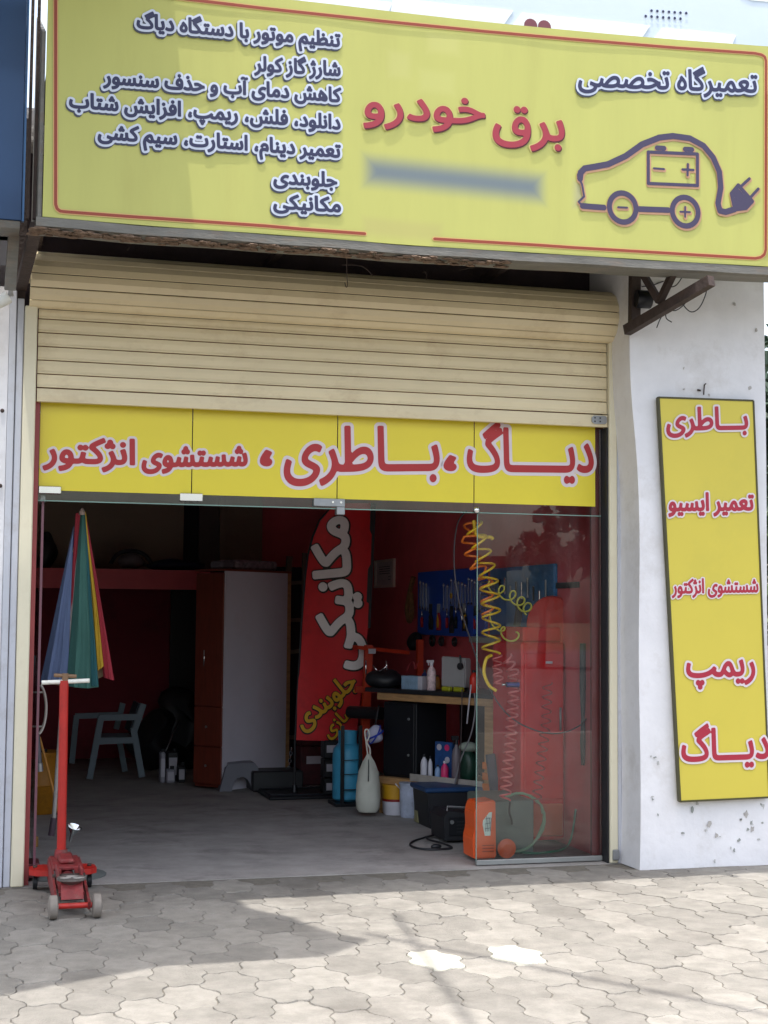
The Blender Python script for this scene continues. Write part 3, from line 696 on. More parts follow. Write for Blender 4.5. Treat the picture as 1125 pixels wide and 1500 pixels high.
# brace and arms that carry the billboard
br = thing('sign_bracket', 'rusty steel arm with V struts and loose wires under the right end of the billboard', 'bracket', (3.66, -0.02, 3.3))
q = B(); bar(q, (3.507, -0.320, 3.236), (3.714, -1.000, 3.408), 0.05, 0.06); bar(q, (3.556, -0.320, 3.247), (3.563, -0.320, 3.656), 0.06, 0.05); obj('arm', q, m_rust, br)
for a, b in (((3.588, -0.600, 3.360), (3.522, -0.500, 3.558)), ((3.588, -0.600, 3.360), (3.602, -0.750, 3.499))):
    q = B(); bar(q, a, b, 0.038); obj('strut', q, m_rust, br)
q = B(); lathe(q, (3.542, -0.380, 3.419), [(0.05, 0), (0.055, 0.01), (0.055, 0.09), (0.03, 0.10)], 14, (1, -0.1, 0)); obj('end_cap', q, m_blackm, br)
q = B()
for pts in ([(3.666, -0.700, 3.393), (3.686, -0.720, 3.318), (3.724, -0.740, 3.280), (3.766, -0.760, 3.307), (3.796, -0.780, 3.385), (3.794, -0.800, 3.453)],
            [(3.610, -0.500, 3.407), (3.697, -0.550, 3.324), (3.752, -0.600, 3.358), (3.758, -0.650, 3.410)],
            [(3.702, -0.450, 3.344), (3.706, -0.450, 3.298), (3.742, -0.450, 3.276)], [(3.702, -0.450, 3.344), (3.665, -0.450, 3.288), (3.643, -0.450, 3.236)],
            [(3.641, -0.600, 3.449), (3.695, -0.600, 3.465), (3.739, -0.600, 3.522)], [(3.617, -0.300, 3.516), (3.685, -0.300, 3.529), (3.763, -0.300, 3.560)], [(3.664, -0.200, 3.507), (3.646, -0.200, 3.428), (3.641, -0.150, 3.378), (3.660, -0.150, 3.336)]):
    q = B(); tube(q, smoothpath(pts), 0.0035, 5); obj('loose_wire', q, m_black, br)
q = B()
for pts in ([(1.733, -0.400, 3.532), (1.759, -0.300, 3.461), (1.789, -0.200, 3.425), (1.786, -0.180, 3.413), (1.773, -0.200, 3.436)], [(1.726, -0.300, 3.515), (1.849, -0.300, 3.516), (1.928, -0.250, 3.476)],
            [(2.473, -0.200, 3.559), (2.559, -0.300, 3.563), (2.594, -0.500, 3.528)], [(2.255, -0.160, 3.536), (2.272, -0.160, 3.545), (2.285, -0.160, 3.525), (2.281, -0.160, 3.496)], [(0.010, -0.700, 3.428), (0.021, -0.700, 3.411), (0.035, -0.700, 3.405)], [(0.487, -0.600, 3.453), (0.473, -0.600, 3.433)]):
    q = B(); tube(q, smoothpath(pts, 3), 0.0025, 5); obj('hanging_wire', q, m_rust, br)
bl_ = thing('sign_bracket', 'dark brown steel brace under the left end of the billboard, behind the neighbour post', 'bracket', (-0.06, 0, 3.3))
q = B(); bar(q, (-0.055, 0.0, 3.33), (-0.01, -0.85, 3.46), 0.06, 0.05); bar(q, (-0.056, 0.02, 3.20), (-0.056, 0.02, 4.3), 0.05, 0.04); obj('arm', q, m_rust, bl_)
for x in (-0.062, -0.03):
    q = B(); box(q, (x, -0.86, 3.5), (x + 0.016, -0.83, 5.3)); obj('upright', q, m_rust, bl_)

# neighbour's blue sign box
ns = thing('neighbour_signboard', 'dark blue sheet metal sign box of the next shop, cut off by the left edge', 'sign box', (-1.6, -0.7, 3.49))
q = B(); box(q, (-3.0, -0.80, 3.50), (-0.083, -0.78, 5.6), 0.003); obj('front_sheet', q, m_blue, ns)
q = B(); box(q, (-3.0, -0.778, 3.505), (-0.098, -0.45, 5.6)); obj('side_sheet', q, m_blue, ns)
q = B(); box(q, (-0.082, -0.79, 3.50), (-0.070, -0.76, 5.6)); obj('trim', q, m_bluee, ns)
q = B(); box(q, (-3.0, -0.79, 3.46), (-0.09, -0.60, 3.498)); obj('base_rail', q, m_gbeam, ns)
q = B(); bar(q, (-0.115, -0.60, 3.47), (-0.125, -0.50, 3.20), 0.055, 0.04); obj('post', q, m_gbeam, ns)
q = B(); lathe(q, (-0.12, -0.42, 3.235), [(0.018, -0.05), (0.012, -0.03), (0.012, 0.02), (0.026, 0.028), (0.026, 0.04)], 12); obj('insulator', q, mat('grey ceramic', rgb(176, 174, 172), 0.4), ns)
q = B(); tube(q, smoothpath([(-0.5, -0.42, 3.10), (-0.25, -0.42, 3.12), (-0.17, -0.42, 3.155), (-0.13, -0.42, 3.18)]), 0.035, 12); obj('white_elbow', q, mat('white pvc', rgb(214, 214, 208), 0.4), ns)

# upper sign behind the billboard
us = thing('upper_signboard', 'pale blue upper signboard with white slanted blocks and a dot pattern, behind the billboard top', 'signboard', (2.6, -0.55, 4.6))
q = B(); box(q, (0.80, -0.60, 4.40), (5.2, -0.52, 6.2), 0.004); obj('panel', q, mat('pale blue panel', rgb(206, 218, 230), 0.4, var=0.02), us)
def P_u(u, v, n): return (u, -0.602 - n, v)
mw_ = mat('white block print', rgb(240, 246, 250), 0.4, var=0.01)
for pp in ([(1.401, 4.953), (1.936, 4.972), (1.909, 4.905), (1.402, 4.906)], [(1.936, 4.995), (2.666, 5.012), (2.608, 4.923), (1.925, 4.914)], [(2.717, 5.006), (3.534, 5.024), (3.480, 4.943), (2.650, 4.912)], [(3.614, 5.021), (4.105, 5.032), (4.077, 4.969), (3.560, 4.952)],
           [(4.140, 5.283), (4.491, 5.318), (4.491, 5.275), (4.209, 5.262)]):
    q = B(); prism(q, [P_u(a[0], a[1], 0) for a in pp], (0, -0.002, 0)); obj('printed_block', q, mw_, us)
for c in ((2.772, 4.935), (2.858, 4.936)):
    q = B(); prism(q, [P_u(c[0] + 0.041 * math.cos(a), c[1] + 0.041 * math.sin(a), 0.003) for a in [i * math.pi / 9 for i in range(18)]], (0, -0.002, 0)); obj('printed_letter_top', q, mat('plum print', rgb(120, 62, 70), 0.5), us)
q = B(); c0 = (3.543, 5.117); c1 = (3.505, 5.079); dd = (3.581, 5.119)
for r_, c in ((0, c0), (1, c1)):
    for k in range(7):
        x = c[0] + k * (dd[0] - c0[0]); z = c[1] + k * (dd[1] - c0[1])
        prism(q, [P_u(x + 0.0085 * math.cos(a), z + 0.0085 * math.sin(a), 0.003) for a in [i * math.pi / 5 for i in range(10)]], (0, -0.001, 0))
tag(obj('dot_pattern', q, m_navy, us))

# leaning yellow board on the white pier
ls = thing('lettered_board', 'tall narrow yellow board with five red lines of lettering, hung askew on the white pier', 'sign', (4.1, -0.33, 0.40))
YL = -0.335
def P_l(u, v, n): return (u, YL - n, v)
cr = [(3.710, 2.834), (4.351, 2.844), (4.435, 0.414), (3.838, 0.404)]
q = B(); prism(q, [(a[0], YL + 0.03, a[1]) for a in cr], (0, -0.03, 0)); obj('board', q, m_lean, ls)
q = B()
for a, b in zip(cr, cr[1:] + cr[:1]): bar(q, (a[0], YL + 0.012, a[1]), (b[0], YL + 0.012, b[1]), 0.011, 0.032, (0, 1, 0))
obj('edge_frame', q, mat('dark olive edge', rgb(70, 66, 34), 0.5), ls)
lk = dict(plane=P_l, parent=ls, n0=0.006)
m_prr = mat('crimson print', rgb(164, 34, 56), 0.5, var=0.03)
LL = lambda g: [(0.0035 if g < 0.009 else 0.0058, m_prr, 0, 0), ((0.0035 if g < 0.009 else 0.0058) + g, m_pwhite, 0, 0)]
lettering('بـــاطری', (3.761, 2.636), (4.305, 2.667), 0.135, layers=LL(0.012), **lk)
lettering('تعمیر ایسیو', (3.772, 2.146), (4.339, 2.166), 0.105, layers=LL(0.010), **lk)
lettering('شستشوی انژکتور', (3.790, 1.647), (4.367, 1.662), 0.085, layers=LL(0.008), **lk)
lettering('ریمپ', (3.884, 1.147), (4.338, 1.154), 0.165, layers=LL(0.013), **lk)
lettering('دیـــاگ', (3.849, 0.647), (4.431, 0.653), 0.185, layers=LL(0.013), **lk)
q = B(); tube(q, [(4.03, -0.30, 2.87), (4.03, -0.31, 2.93), (4.045, -0.30, 2.94)], 0.004, 6); tube(q, [(3.99, -0.295, 2.90), (4.01, -0.30, 2.895)], 0.006, 6); obj('hook', q, m_rust, ls)


# ------------------------------------------------------------ trolley jack with upright handle
m_jred = mat('worn red jack paint', rgb(122, 36, 38), 0.6, var=0.3, scale=18, bump=0.4, bscale=60, dirt=rgb(104, 76, 68), dscale=14, damt=1.0)
m_jred2 = mat('bright red handle paint', rgb(172, 32, 24), 0.45, var=0.12, scale=9, dirt=rgb(96, 26, 22), dscale=6, damt=0.6)
m_label0 = mat('bare metal', rgb(190, 186, 180), 0.4, 0.3)
m_tyre = mat('dusty grey wheel', rgb(128, 120, 112), 0.8, var=0.2, scale=12)
m_saddle = mat('worn saddle steel', rgb(110, 104, 100), 0.5, 0.4, var=0.3, scale=20)
jk = thing('trolley_jack', 'worn red trolley jack with upright red handle standing at the left of the doorway', 'trolley jack', (0.24, -0.55, 0))
for sx_ in (-1, 1):
    q = B(); x = 0.243 + sx_ * 0.078
    prism(q, [(x - 0.006, y, z) for y, z in ((-0.96, 0.045), (-0.98, 0.085), (-0.80, 0.105), (-0.52, 0.165), (-0.16, 0.175), (-0.10, 0.13), (-0.12, 0.06), (-0.75, 0.04))], (0.012, 0, 0)); obj('side_plate', q, m_jred, jk)
q = B(); box(q, (0.168, -0.50, 0.160), (0.318, -0.12, 0.178), 0.004); box(q, (0.205, -0.42, 0.178), (0.285, -0.16, 0.205), 0.01); obj('top_plate', q, m_jred, jk)
q = B(); tube(q, [(0.15, -0.94, 0.062), (0.336, -0.94, 0.062)], 0.014, 10); obj('front_axle', q, m_jred2, jk)
for x in (0.128, 0.340):
    q = B(); lathe(q, (x, -0.94, 0.058), [(0.012, -0.004), (0.05, 0.0), (0.058, 0.005), (0.058, 0.037), (0.05, 0.042), (0.012, 0.046)], 22, (1, 0, 0)); obj('wheel', q, m_tyre, jk)
q = B(); prism(q, [(0.188, -0.90, 0.085), (0.298, -0.90, 0.085), (0.296, -0.84, 0.145), (0.190, -0.84, 0.145)], (0, 0.02, 0.012)); obj('lift_arm', q, m_jred, jk)
q = B(); bar(q, (0.19, -0.84, 0.10), (0.20, -0.5, 0.16), 0.02); bar(q, (0.296, -0.84, 0.10), (0.286, -0.5, 0.16), 0.02); obj('lift_link', q, m_jred, jk)
q = B(); lathe(q, (0.243, -0.80, 0.160), [(0.03, -0.02), (0.062, 0.0), (0.073, 0.006), (0.073, 0.016), (0.05, 0.012), (0.01, 0.014)], 22); sd = obj('saddle', q, m_saddle, jk)
q = B(); tube(q, [(0.19, -0.82, 0.075), (0.30, -0.82, 0.075)], 0.009, 8); obj('cross_pin', q, m_rust, jk)
for k, (dx, dy) in enumerate(((-0.028, -0.01), (0.03, -0.02), (0.0, 0.035))):
    q = B(); prism(q, [(0.243 + dx + 0.026 * math.cos(a) * (1 + 0.3 * math.sin(3 * a + k)), -0.80 + dy + 0.018 * math.sin(a), 0.1745) for a in [i * math.pi / 5 for i in range(10)]], (0, 0, 0.002)); obj('bare_metal_patch', q, m_label0, sd)
q = B(); box(q, (0.178, -0.70, 0.10), (0.190, -0.52, 0.20), 0.003); box(q, (0.296, -0.70, 0.10), (0.308, -0.52, 0.20), 0.003); obj('arm_cheek', q, m_jred, jk)
q = B(); tube(q, [(0.16, -0.60, 0.15), (0.326, -0.60, 0.15)], 0.012, 8); obj('pivot_pin', q, m_rust, jk)
q = B(); lathe(q, (0.243, -0.50, 0.12), [(0.038, 0), (0.038, 0.28)], 14, (0, 1, 0)); obj('ram', q, m_jred, jk)
for s, x in ((-1, 0.095), (1, 0.385)):
    q = B(); prism(q, [(0.165 if s < 0 else 0.32, -0.22, 0.085), (0.165 if s < 0 else 0.32, -0.02, 0.085), (x - 0.05 * -s * -1, 0.0, 0.085), (x + s * 0.03, -0.06, 0.085), (x + s * 0.035, -0.16, 0.085), (x, -0.2, 0.085)], (0, 0, 0.03)); obj('caster_arm', q, m_jred2, jk)
    q = B(); lathe(q, (x - 0.012, -0.10, 0.038), [(0.01, 0), (0.038, 0.003), (0.038, 0.025), (0.01, 0.028)], 18, (1, 0, 0)); obj('caster', q, m_black, jk)
    q = B(); lathe(q, (x, -0.10, 0.118), [(0.013, -0.004), (0.013, 0.008)], 6); obj('bolt', q, m_rust, jk)
q = B(); lathe(q, (0.228, -0.17, 0.15), [(0.04, 0), (0.036, 0.05), (0.032, 0.07)], 16); obj('handle_socket', q, m_jred, jk)
q = B(); tube(q, [(0.2285, -0.17, 0.17), (0.226, -0.17, 0.7), (0.2225, -0.17, 1.13)], 0.0245, 14); obj('handle', q, m_jred2, jk)
q = B(); a = (0.103, -0.170, 1.119); b = (0.359, -0.170, 1.129); tube(q, [a, b], 0.0125, 10); obj('cross_grip', q, mat('chipped white grip', rgb(226, 224, 214), 0.4, var=0.1, dirt=rgb(120, 110, 100), dscale=22, damt=0.6), jk)
q = B(); a = (0.167, -0.170, 1.159); b = (0.288, -0.170, 1.152); tube(q, [a, b], 0.0105, 8); lathe(q, (a[0] / 2 + b[0] / 2, -0.17, a[2] - 0.03), [(0.018, 0), (0.018, 0.04)], 10); obj('release_knob', q, mat('tan grip', rgb(124, 96, 70), 0.6), jk)

# ------------------------------------------------------------ folded market umbrella behind the jack
um = thing('folded_umbrella', 'folded garden umbrella with blue, green, yellow and red cloth panels hanging beside the door', 'umbrella', (0.33, 0.35, 0.0))
def fabric(name, c, side=0.75): return mat(name, c, 0.85, var=0.09, scale=7, stretch=(1, 1, 0.4), bump=0.25, bscale=220)
m_fb = fabric('blue canvas', rgb(86, 100, 132)); m_fg = fabric('green canvas', rgb(48, 90, 82)); m_fy = fabric('yellow canvas', rgb(174, 142, 36))
m_fr = fabric('red canvas', rgb(134, 30, 44)); m_fn = fabric('navy canvas', rgb(26, 32, 78)); m_ft = fabric('beige lining', rgb(150, 130, 104))
UY = 0.35
def panel(name, top, bot, m, bulge=0.03, depth0=0.0, depth1=0.0, sagb=0.0):
    """cloth between two edges: top/bot = ((x,z),(x,z)) at the umbrella plane; depth offset towards the camera"""
    (tl, tr), (bl2, brr) = top, bot; q = B()
    def f(i, j):
        e = j ** 0.93
        xl = tl[0] + (bl2[0] - tl[0]) * j; xr = tr[0] + (brr[0] - tr[0]) * j
        zl = tl[1] + (bl2[1] - tl[1]) * j; zr = tr[1] + (brr[1] - tr[1]) * j
        y = UY - (depth0 + (depth1 - depth0) * i) * j - bulge * math.sin(math.pi * i) * (0.3 + 0.7 * j) + (0.011 * math.sin(14 * i + 2.2 * j) + 0.005 * math.sin(29 * i + 5 * j)) * j * min(1, abs(bulge) * 40)
        return Vector((xl + (xr - xl) * i + 0.004 * math.sin(7 * j + xl * 9) * math.sin(math.pi * i), y, zl + (zr - zl) * i - sagb * math.sin(math.pi * i) * j ** 6))
    grid(q, f, 18, 22); return obj(name, q, m, um)
panel('navy_panel', ((0.283, 1.889), (0.302, 2.110)), ((0.247, 1.083), (0.294, 1.079)), m_fn, 0.0, -0.05, -0.05)
panel('blue_panel', ((0.285, 2.001), (0.288, 2.009)), ((0.119, 1.099), (0.274, 1.079)), m_fb, 0.035, 0.0, 0.02)
panel('red_pleat', ((0.298, 2.082), (0.330, 2.091)), ((0.273, 1.459), (0.285, 1.443)), m_fr, 0.008, -0.0, -0.01)
panel('green_panel', ((0.326, 2.091), (0.349, 2.099)), ((0.266, 1.079), (0.450, 1.070)), m_fg, 0.05, 0.03, 0.04, 0.008)
panel('green_pleat', ((0.346, 2.091), (0.351, 2.099)), ((0.399, 1.078), (0.446, 1.078)), fabric('deep teal canvas', rgb(26, 78, 82)), 0.012, 0.062, 0.055)
panel('yellow_panel', ((0.349, 2.099), (0.358, 2.083)), ((0.437, 1.153), (0.487, 1.193)), m_fy, 0.02, 0.0, -0.02)
panel('red_panel', ((0.358, 2.067), (0.366, 2.035)), ((0.481, 1.125), (0.544, 1.105)), m_fr, 0.012, -0.03, -0.02)
panel('lining', ((0.298, 1.929), (0.361, 1.931)), ((0.154, 1.095), (0.492, 1.133)), m_ft, -0.05, -0.06, -0.06, 0.045)
q = B(); c = (0.334, 0.350, 2.083); lathe(q, (c[0], UY, c[2] - 0.01), [(0.018, 0), (0.02, 0.01), (0.012, 0.03), (0.004, 0.04)], 12); obj('ferrule', q, mat('pale ferrule', rgb(160, 136, 128), 0.5), um)
q = B(); a = (0.228, 0.350, 1.055); b = (0.214, 0.350, 0.320); tube(q, [(0.33, UY + 0.02, 2.02), (a[0] + 0.02, UY, a[2]), b], 0.0125, 10); obj('pole', q, mat('scuffed white pole', rgb(142, 138, 134), 0.5, var=0.2, dirt=rgb(70, 60, 56), dscale=12), um)
q = B(); c = (0.201, 0.350, 0.219); tube(q, [b, c], 0.018, 10); obj('pole_tip', q, mat('purple brown rubber', rgb(62, 46, 56), 0.7), um)
q = B(); lathe(q, (0.28, 0.30, 0.0), [(0.235, 0), (0.235, 0.006), (0.07, 0.035), (0.03, 0.07), (0.03, 0.15)], 20); obj('base_plate', q, mat('dusty grey base', rgb(96, 100, 98), 0.8), um)

# funnel, mat, leaning things at the far left
fn = thing('metal_funnel', 'small shiny metal funnel standing just behind the jack handle', 'funnel', (0.29, 0.30, 0.2))
q = B(); lathe(q, (0.295, 0.20, 0.20), [(0.006, 0), (0.01, 0.05), (0.042, 0.10), (0.040, 0.10), (0.008, 0.05), (0.004, 0.0)], 16, (0.25, -0.3, 0.9)); obj('cone', q, m_chrome, fn)
pl_ = thing('leaning_pipe', 'grey dented pipe leaning in the dark corner behind the left door frame', 'pipe', (0.10, 0.9, 0))
q = B(); tube(q, [(0.152, 1.000, 0.569), (0.084, 1.050, 1.233)], 0.020, 10); obj('tube', q, mat('grey pipe', rgb(92, 92, 98), 0.5, 0.3, var=0.2), pl_)
q = B(); tube(q, [(0.152, 1.000, 0.569), (0.157, 1.000, 0.519)], 0.024, 10); obj('collar', q, m_steel, pl_)
bt_ = thing('broom', 'broom with a thin wooden stick leaning across the left corner', 'broom', (0.2, 1.2, 0))
q = B(); tube(q, [(0.166, 1.300, 0.704), (0.244, 1.200, 0.411), (0.280, 1.100, 0.252)], 0.008, 8); obj('stick', q, mat('ochre stick', rgb(176, 120, 50), 0.6), bt_)
q = B(); bar(q, (0.280, 1.100, 0.252), (0.294, 1.100, 0.214), 0.05, 0.02); obj('brush', q, m_black, bt_)
yd = thing('yellow_drum', 'dirty yellow drum standing in the left corner behind the glass door leaf', 'drum', (0.230, 2.506, 0.000))
c = (0.254, 3.063, 0.000); q = B(); lathe(q, c, [(0.15, 0), (0.158, 0.01), (0.158, 0.2), (0.165, 0.21), (0.158, 0.22), (0.158, 0.43), (0.165, 0.44), (0.165, 0.455), (0.14, 0.455)], 24); obj('shell', q, mat('dirty yellow paint', rgb(170, 112, 16), 0.55, var=0.2, dirt=rgb(60, 40, 20), dscale=4, damt=0.8), yd)
q = B(); c2 = (c[0] + 0.02, c[1] - 0.05, 0.455); lathe(q, c2, [(0.03, 0), (0.03, 0.02)], 10); obj('bung', q, m_black, yd)
bt2 = thing('gear_oil_bottle', 'tiny tan bottle on the floor behind the maroon door fitting', 'bottle', (0.147, 1.461, 0.000))
c = (0.144, 1.404, 0.000); q = B(); lathe(q, c, [(0.035, 0), (0.035, 0.06), (0.012, 0.075), (0.012, 0.09)], 14); obj('body', q, mat('tan plastic', rgb(150, 112, 60), 0.5), bt2)

# ------------------------------------------------------------ plastic armchair
m_chair = mat('grey blue plastic', rgb(108, 122, 132), 0.55, var=0.06)
ch = thing('plastic_armchair', 'grey-blue plastic armchair facing left in the dark back of the shop', 'chair', (1.0, 5.3, 0))
def poly(name, pts, w_, wd, m, par):
    q = B()
    for a, b in zip(pts, pts[1:]): bar(q, a, b, w_, wd, (0, 1, 0))
    return obj(name, q, m, par)
Yn, Yf = 5.12, 5.62
for pts, nm in (([(0.784, 5.120, 0.017), (0.875, 5.120, 0.568)], 'front_leg'), ([(0.856, 5.120, 0.562), (1.241, 5.120, 0.564)], 'armrest'), ([(1.251, 5.120, 0.681), (1.170, 5.120, 0.430)], 'back_post'), ([(1.163, 5.120, 0.467), (1.251, 5.120, 0.025)], 'rear_leg'), ([(0.837, 5.120, 0.349), (1.177, 5.120, 0.357)], 'seat_rail')):
    poly(nm, pts, 0.055, {'front_leg': 0.050, 'armrest': 0.056, 'back_post': 0.044, 'rear_leg': 0.047, 'seat_rail': 0.041}[nm], m_chair, ch)
for pts, nm in (([(0.658, 5.620, 0.110), (0.692, 5.620, 0.549)], 'front_leg'), ([(0.679, 5.620, 0.543), (1.068, 5.620, 0.551)], 'armrest'), ([(1.116, 5.620, 0.659), (1.058, 5.620, 0.418)], 'back_post'), ([(1.092, 5.620, 0.310), (1.148, 5.620, 0.025)], 'rear_leg')):
    poly(nm, pts, 0.05, {'front_leg': 0.050, 'armrest': 0.056, 'back_post': 0.044, 'rear_leg': 0.047}[nm], m_chair, ch)
a = (0.867, 5.120, 0.373); b = (1.177, 5.120, 0.381); q = B(); box(q, (a[0], 5.14, a[2] - 0.02), (b[0], 5.62, a[2] + 0.01), 0.008); obj('seat', q, m_chair, ch)
a = (1.170, 5.120, 0.430); b = (1.251, 5.120, 0.681); q = B(); prism(q, [(a[0] - 0.02, 5.15, a[2]), (b[0] - 0.02, 5.15, b[2]), (b[0] - 0.02, 5.60, b[2]), (a[0] - 0.02, 5.60, a[2])], (-0.02, 0, 0)); obj('back_panel', q, mat('dark blue grey plastic', rgb(54, 72, 84), 0.6), ch)

# things in the dark between chair and cabinet
bg_ = thing('dark_bag_heap', 'heap of black bags in the dark corner beside the cabinet', 'bags', (1.55, 5.9, 0))
for (x, y, z, sx2, sy2, sz2) in ((1.45, 6.0, 0.27, 0.24, 0.22, 0.3), (1.75, 6.1, 0.38, 0.26, 0.25, 0.42)):
    q = B(); bmesh.ops.create_icosphere(q, subdivisions=3, radius=1, matrix=Matrix.Translation((x, y, z)) @ Matrix.Diagonal((sx2, sy2, sz2, 1)))
    for v in q.verts: v.co += Vector((math.sin(v.co.z * 17), math.cos(v.co.x * 19), math.sin(v.co.x * 13))) * 0.05; v.co.z = max(v.co.z, 0.001)
    obj('bag', q, m_black, bg_, True)
m_label = mat('pale label print', rgb(190, 186, 196), 0.5); m_pap = mat('grey white carton', rgb(150, 148, 160), 0.6)
def oilcan(name, lab, cat, px, x, y, w_, d_, h_, mb, ml, grp=None):
    t = thing(name, lab, cat, (x, y, 0), grp); q = B(); box(q, (x - w_ / 2, y - d_ / 2, 0), (x + w_ / 2, y + d_ / 2, h_), 0.012); obj('body', q, mb, t)
    q = B(); box(q, (x - w_ * 0.36, y - d_ / 2 - 0.004, h_ * 0.2), (x + w_ * 0.36, y - d_ / 2 - 0.001, h_ * 0.8)); obj('label_patch', q, ml, t)
    q = B(); lathe(q, (x + w_ * 0.2, y, h_), [(0.02, 0), (0.02, 0.025)], 10); obj('cap', q, m_black, t); return t
c = (1.429, 4.866); oilcan('oil_carton', 'tall pale carton on the floor left of two black cans, beside the cabinet', 'carton', 0, c[0] - 0.03, c[1], 0.045, 0.12, 0.27, m_pap, m_label)
oilcan('small_box', 'small pale box on the floor between the pale carton and black can', 'box', 0, c[0] + 0.04, c[1] - 0.02, 0.08, 0.1, 0.12, m_pap, m_label)
c = (1.508, 4.961); oilcan('oil_can', 'taller black oil can with white print in the dark near the cabinet', 'can', 0, c[0] + 0.0, c[1] + 0.05, 0.1, 0.1, 0.26, m_black, m_label)
c = (1.565, 4.838); oilcan('oil_can', 'shorter black oil can with white print nearest the brown cabinet door', 'can', 0, c[0], c[1], 0.07, 0.09, 0.15, m_black, m_label)
rd_ = thing('thin_rod', 'thin pale rod leaning on the black bags left of the cabinet', 'rod', (1.5, 5.6, 0)); q = B(); tube(q, [(1.511, 5.500, 0.219), (1.668, 5.800, 0.475)], 0.007, 6); obj('stick', q, m_steel, rd_)

# ------------------------------------------------------------ cabinet seen on its corner
cb = thing('cabinet', 'tall cabinet turned on its corner, grey-white side and dark brown doors at the left', 'cabinet', (1.95, 4.3, 0))
C0 = Vector((1.822, 4.12, 0)); dw = Vector((0.80, 0.60, 0)).normalized(); db = Vector((-0.62, 0.78, 0)).normalized(); HW, LB, LW = 1.87, 0.34, 0.80
def cab(name, a0, a1, b0, b1, z0, z1, m, par=cb, bev=0.0):
    q = B(); c = C0 + dw * (a0 + a1) / 2 + db * (b0 + b1) / 2 + Vector((0, 0, (z0 + z1) / 2)); obox(q, c, dw, db, (0, 0, 1), (a1 - a0) / 2, (b1 - b0) / 2, (z1 - z0) / 2, bev); return obj(name, q, m, par)
m_cabw = mat('grey white laminate', rgb(206, 202, 214), 0.55, var=0.06, scale=2, dirt=rgb(170, 150, 146), dscale=2, damt=0.3)
cab('side_board', 0.0, LW, 0.0, 0.018, 0, HW, m_cabw); cab('edge_strip', LW + 0.001, LW + 0.05, 0.0, 0.02, 0, HW, m_wood)
cab('body', 0.018, LW, 0.019, LB, 0.02, HW - 0.02, m_woodd); cab('top_board', -0.01, LW + 0.05, -0.004, LB + 0.01, HW, HW + 0.018, m_woodd)
for z0, z1 in ((0.05, 0.36), (0.37, 0.70), (0.71, 1.85)):
    d_ = cab('door' if z1 > 1 else 'drawer', -0.016, 0.0, 0.012, LB - 0.01, z0, z1, m_woodd, cb, 0.003)
    if z1 > 1:
        q = B(); p = C0 + dw * -0.03 + db * (LB * 0.62); tube(q, [p + Vector((0, 0, 1.05)), p + Vector((0, 0, 1.19))], 0.006, 6); obj('handle', q, m_chrome, d_)
    else:
        q = B(); p = C0 + dw * -0.026 + db * (LB * 0.5); lathe(q, (p.x, p.y, (z0 + z1) / 2), [(0.008, 0), (0.012, 0.012)], 8, -dw); obj('knob', q, m_steel, d_)
for q_, nm, lab, cat_, x0, x1, y0, y1, z0, z1, mm in ((0, 'wrapped_bundle', 'grey lumpy bundle lying on the left top corner of the cabinet', 'bundle', 0.0, 0.16, 0.05, 0.2, 1.889, 1.96, mat('grey cloth', rgb(92, 84, 92), 0.8)),
        (1, 'patterned_box', 'long patterned box lying on top of the cabinet', 'box', 0.2, 0.74, 0.06, 0.28, 1.889, 1.975, mat('mauve pattern', rgb(116, 100, 108), 0.7, var=0.6, scale=26))):
    q = B(); c = C0 + dw * (x0 + x1) / 2 + db * (y0 + y1) / 2 + Vector((0, 0, (z0 + z1) / 2)); obox(q, c, dw, db, (0, 0, 1), (x1 - x0) / 2, (y1 - y0) / 2, (z1 - z0) / 2, 0.02); tag(obj(nm, q, mm), lab, cat_)

# loft things
def lump(name, lab, cat_, c, s, m, seed=0):
    q = B(); bmesh.ops.create_icosphere(q, subdivisions=3, radius=1, matrix=Matrix.Translation(c) @ Matrix.Diagonal((*s, 1)))
    for v in q.verts:
        v.co += Vector((math.sin(v.co.z * 23 + seed), math.cos(v.co.x * 17 + seed), math.sin(v.co.x * 15 + v.co.y * 9))) * min(s) * 0.14; v.co.z = max(v.co.z, c[2] - s[2] * 0.8)
    return tag(obj(name, q, m, None, True), lab, cat_)
zl = 1.925 + 0.04
lump('white_sack', 'pale round sack on the red loft beam behind the umbrella tip', 'sack', ((1.246, 6.400, 1.977)[0], 6.4, zl + 0.05), (0.13, 0.12, 0.08), mat('pale sack', rgb(120, 112, 116), 0.8), 1)
lump('blue_tarp', 'folded dark blue tarp lying on the loft above the dark doorway', 'tarp', ((1.708, 6.500, 2.002)[0], 6.5, zl + 0.02), (0.30, 0.15, 0.06), mat('dark blue tarp', rgb(24, 34, 70), 0.6), 2)
q = B(); c = (1.236, 6.300, 2.001); tube(q, [(c[0] + 0.2 * math.cos(a), 6.3, 1.96 + 0.16 * math.sin(a)) for a in [R(10 + 16 * i) for i in range(11)]], 0.02, 8); tag(obj('hose_loop', q, m_black), 'black hose loop arching over the pale sack on the loft', 'hose')
lump('loft_bucket', 'dark round container at the far left end of the loft', 'container', ((0.421, 6.400, 2.050)[0], 6.4, zl + 0.12), (0.10, 0.1, 0.2), m_black, 4)
q = B(); box(q, ((0.395, 6.600, 2.159)[0] - 0.1, 6.5, 1.925), ((0.395, 6.600, 2.159)[0] + 0.02, 6.6, 2.12), 0.01); tag(obj('loft_carton', q, m_beige), 'beige carton on the loft behind the dark container', 'carton')

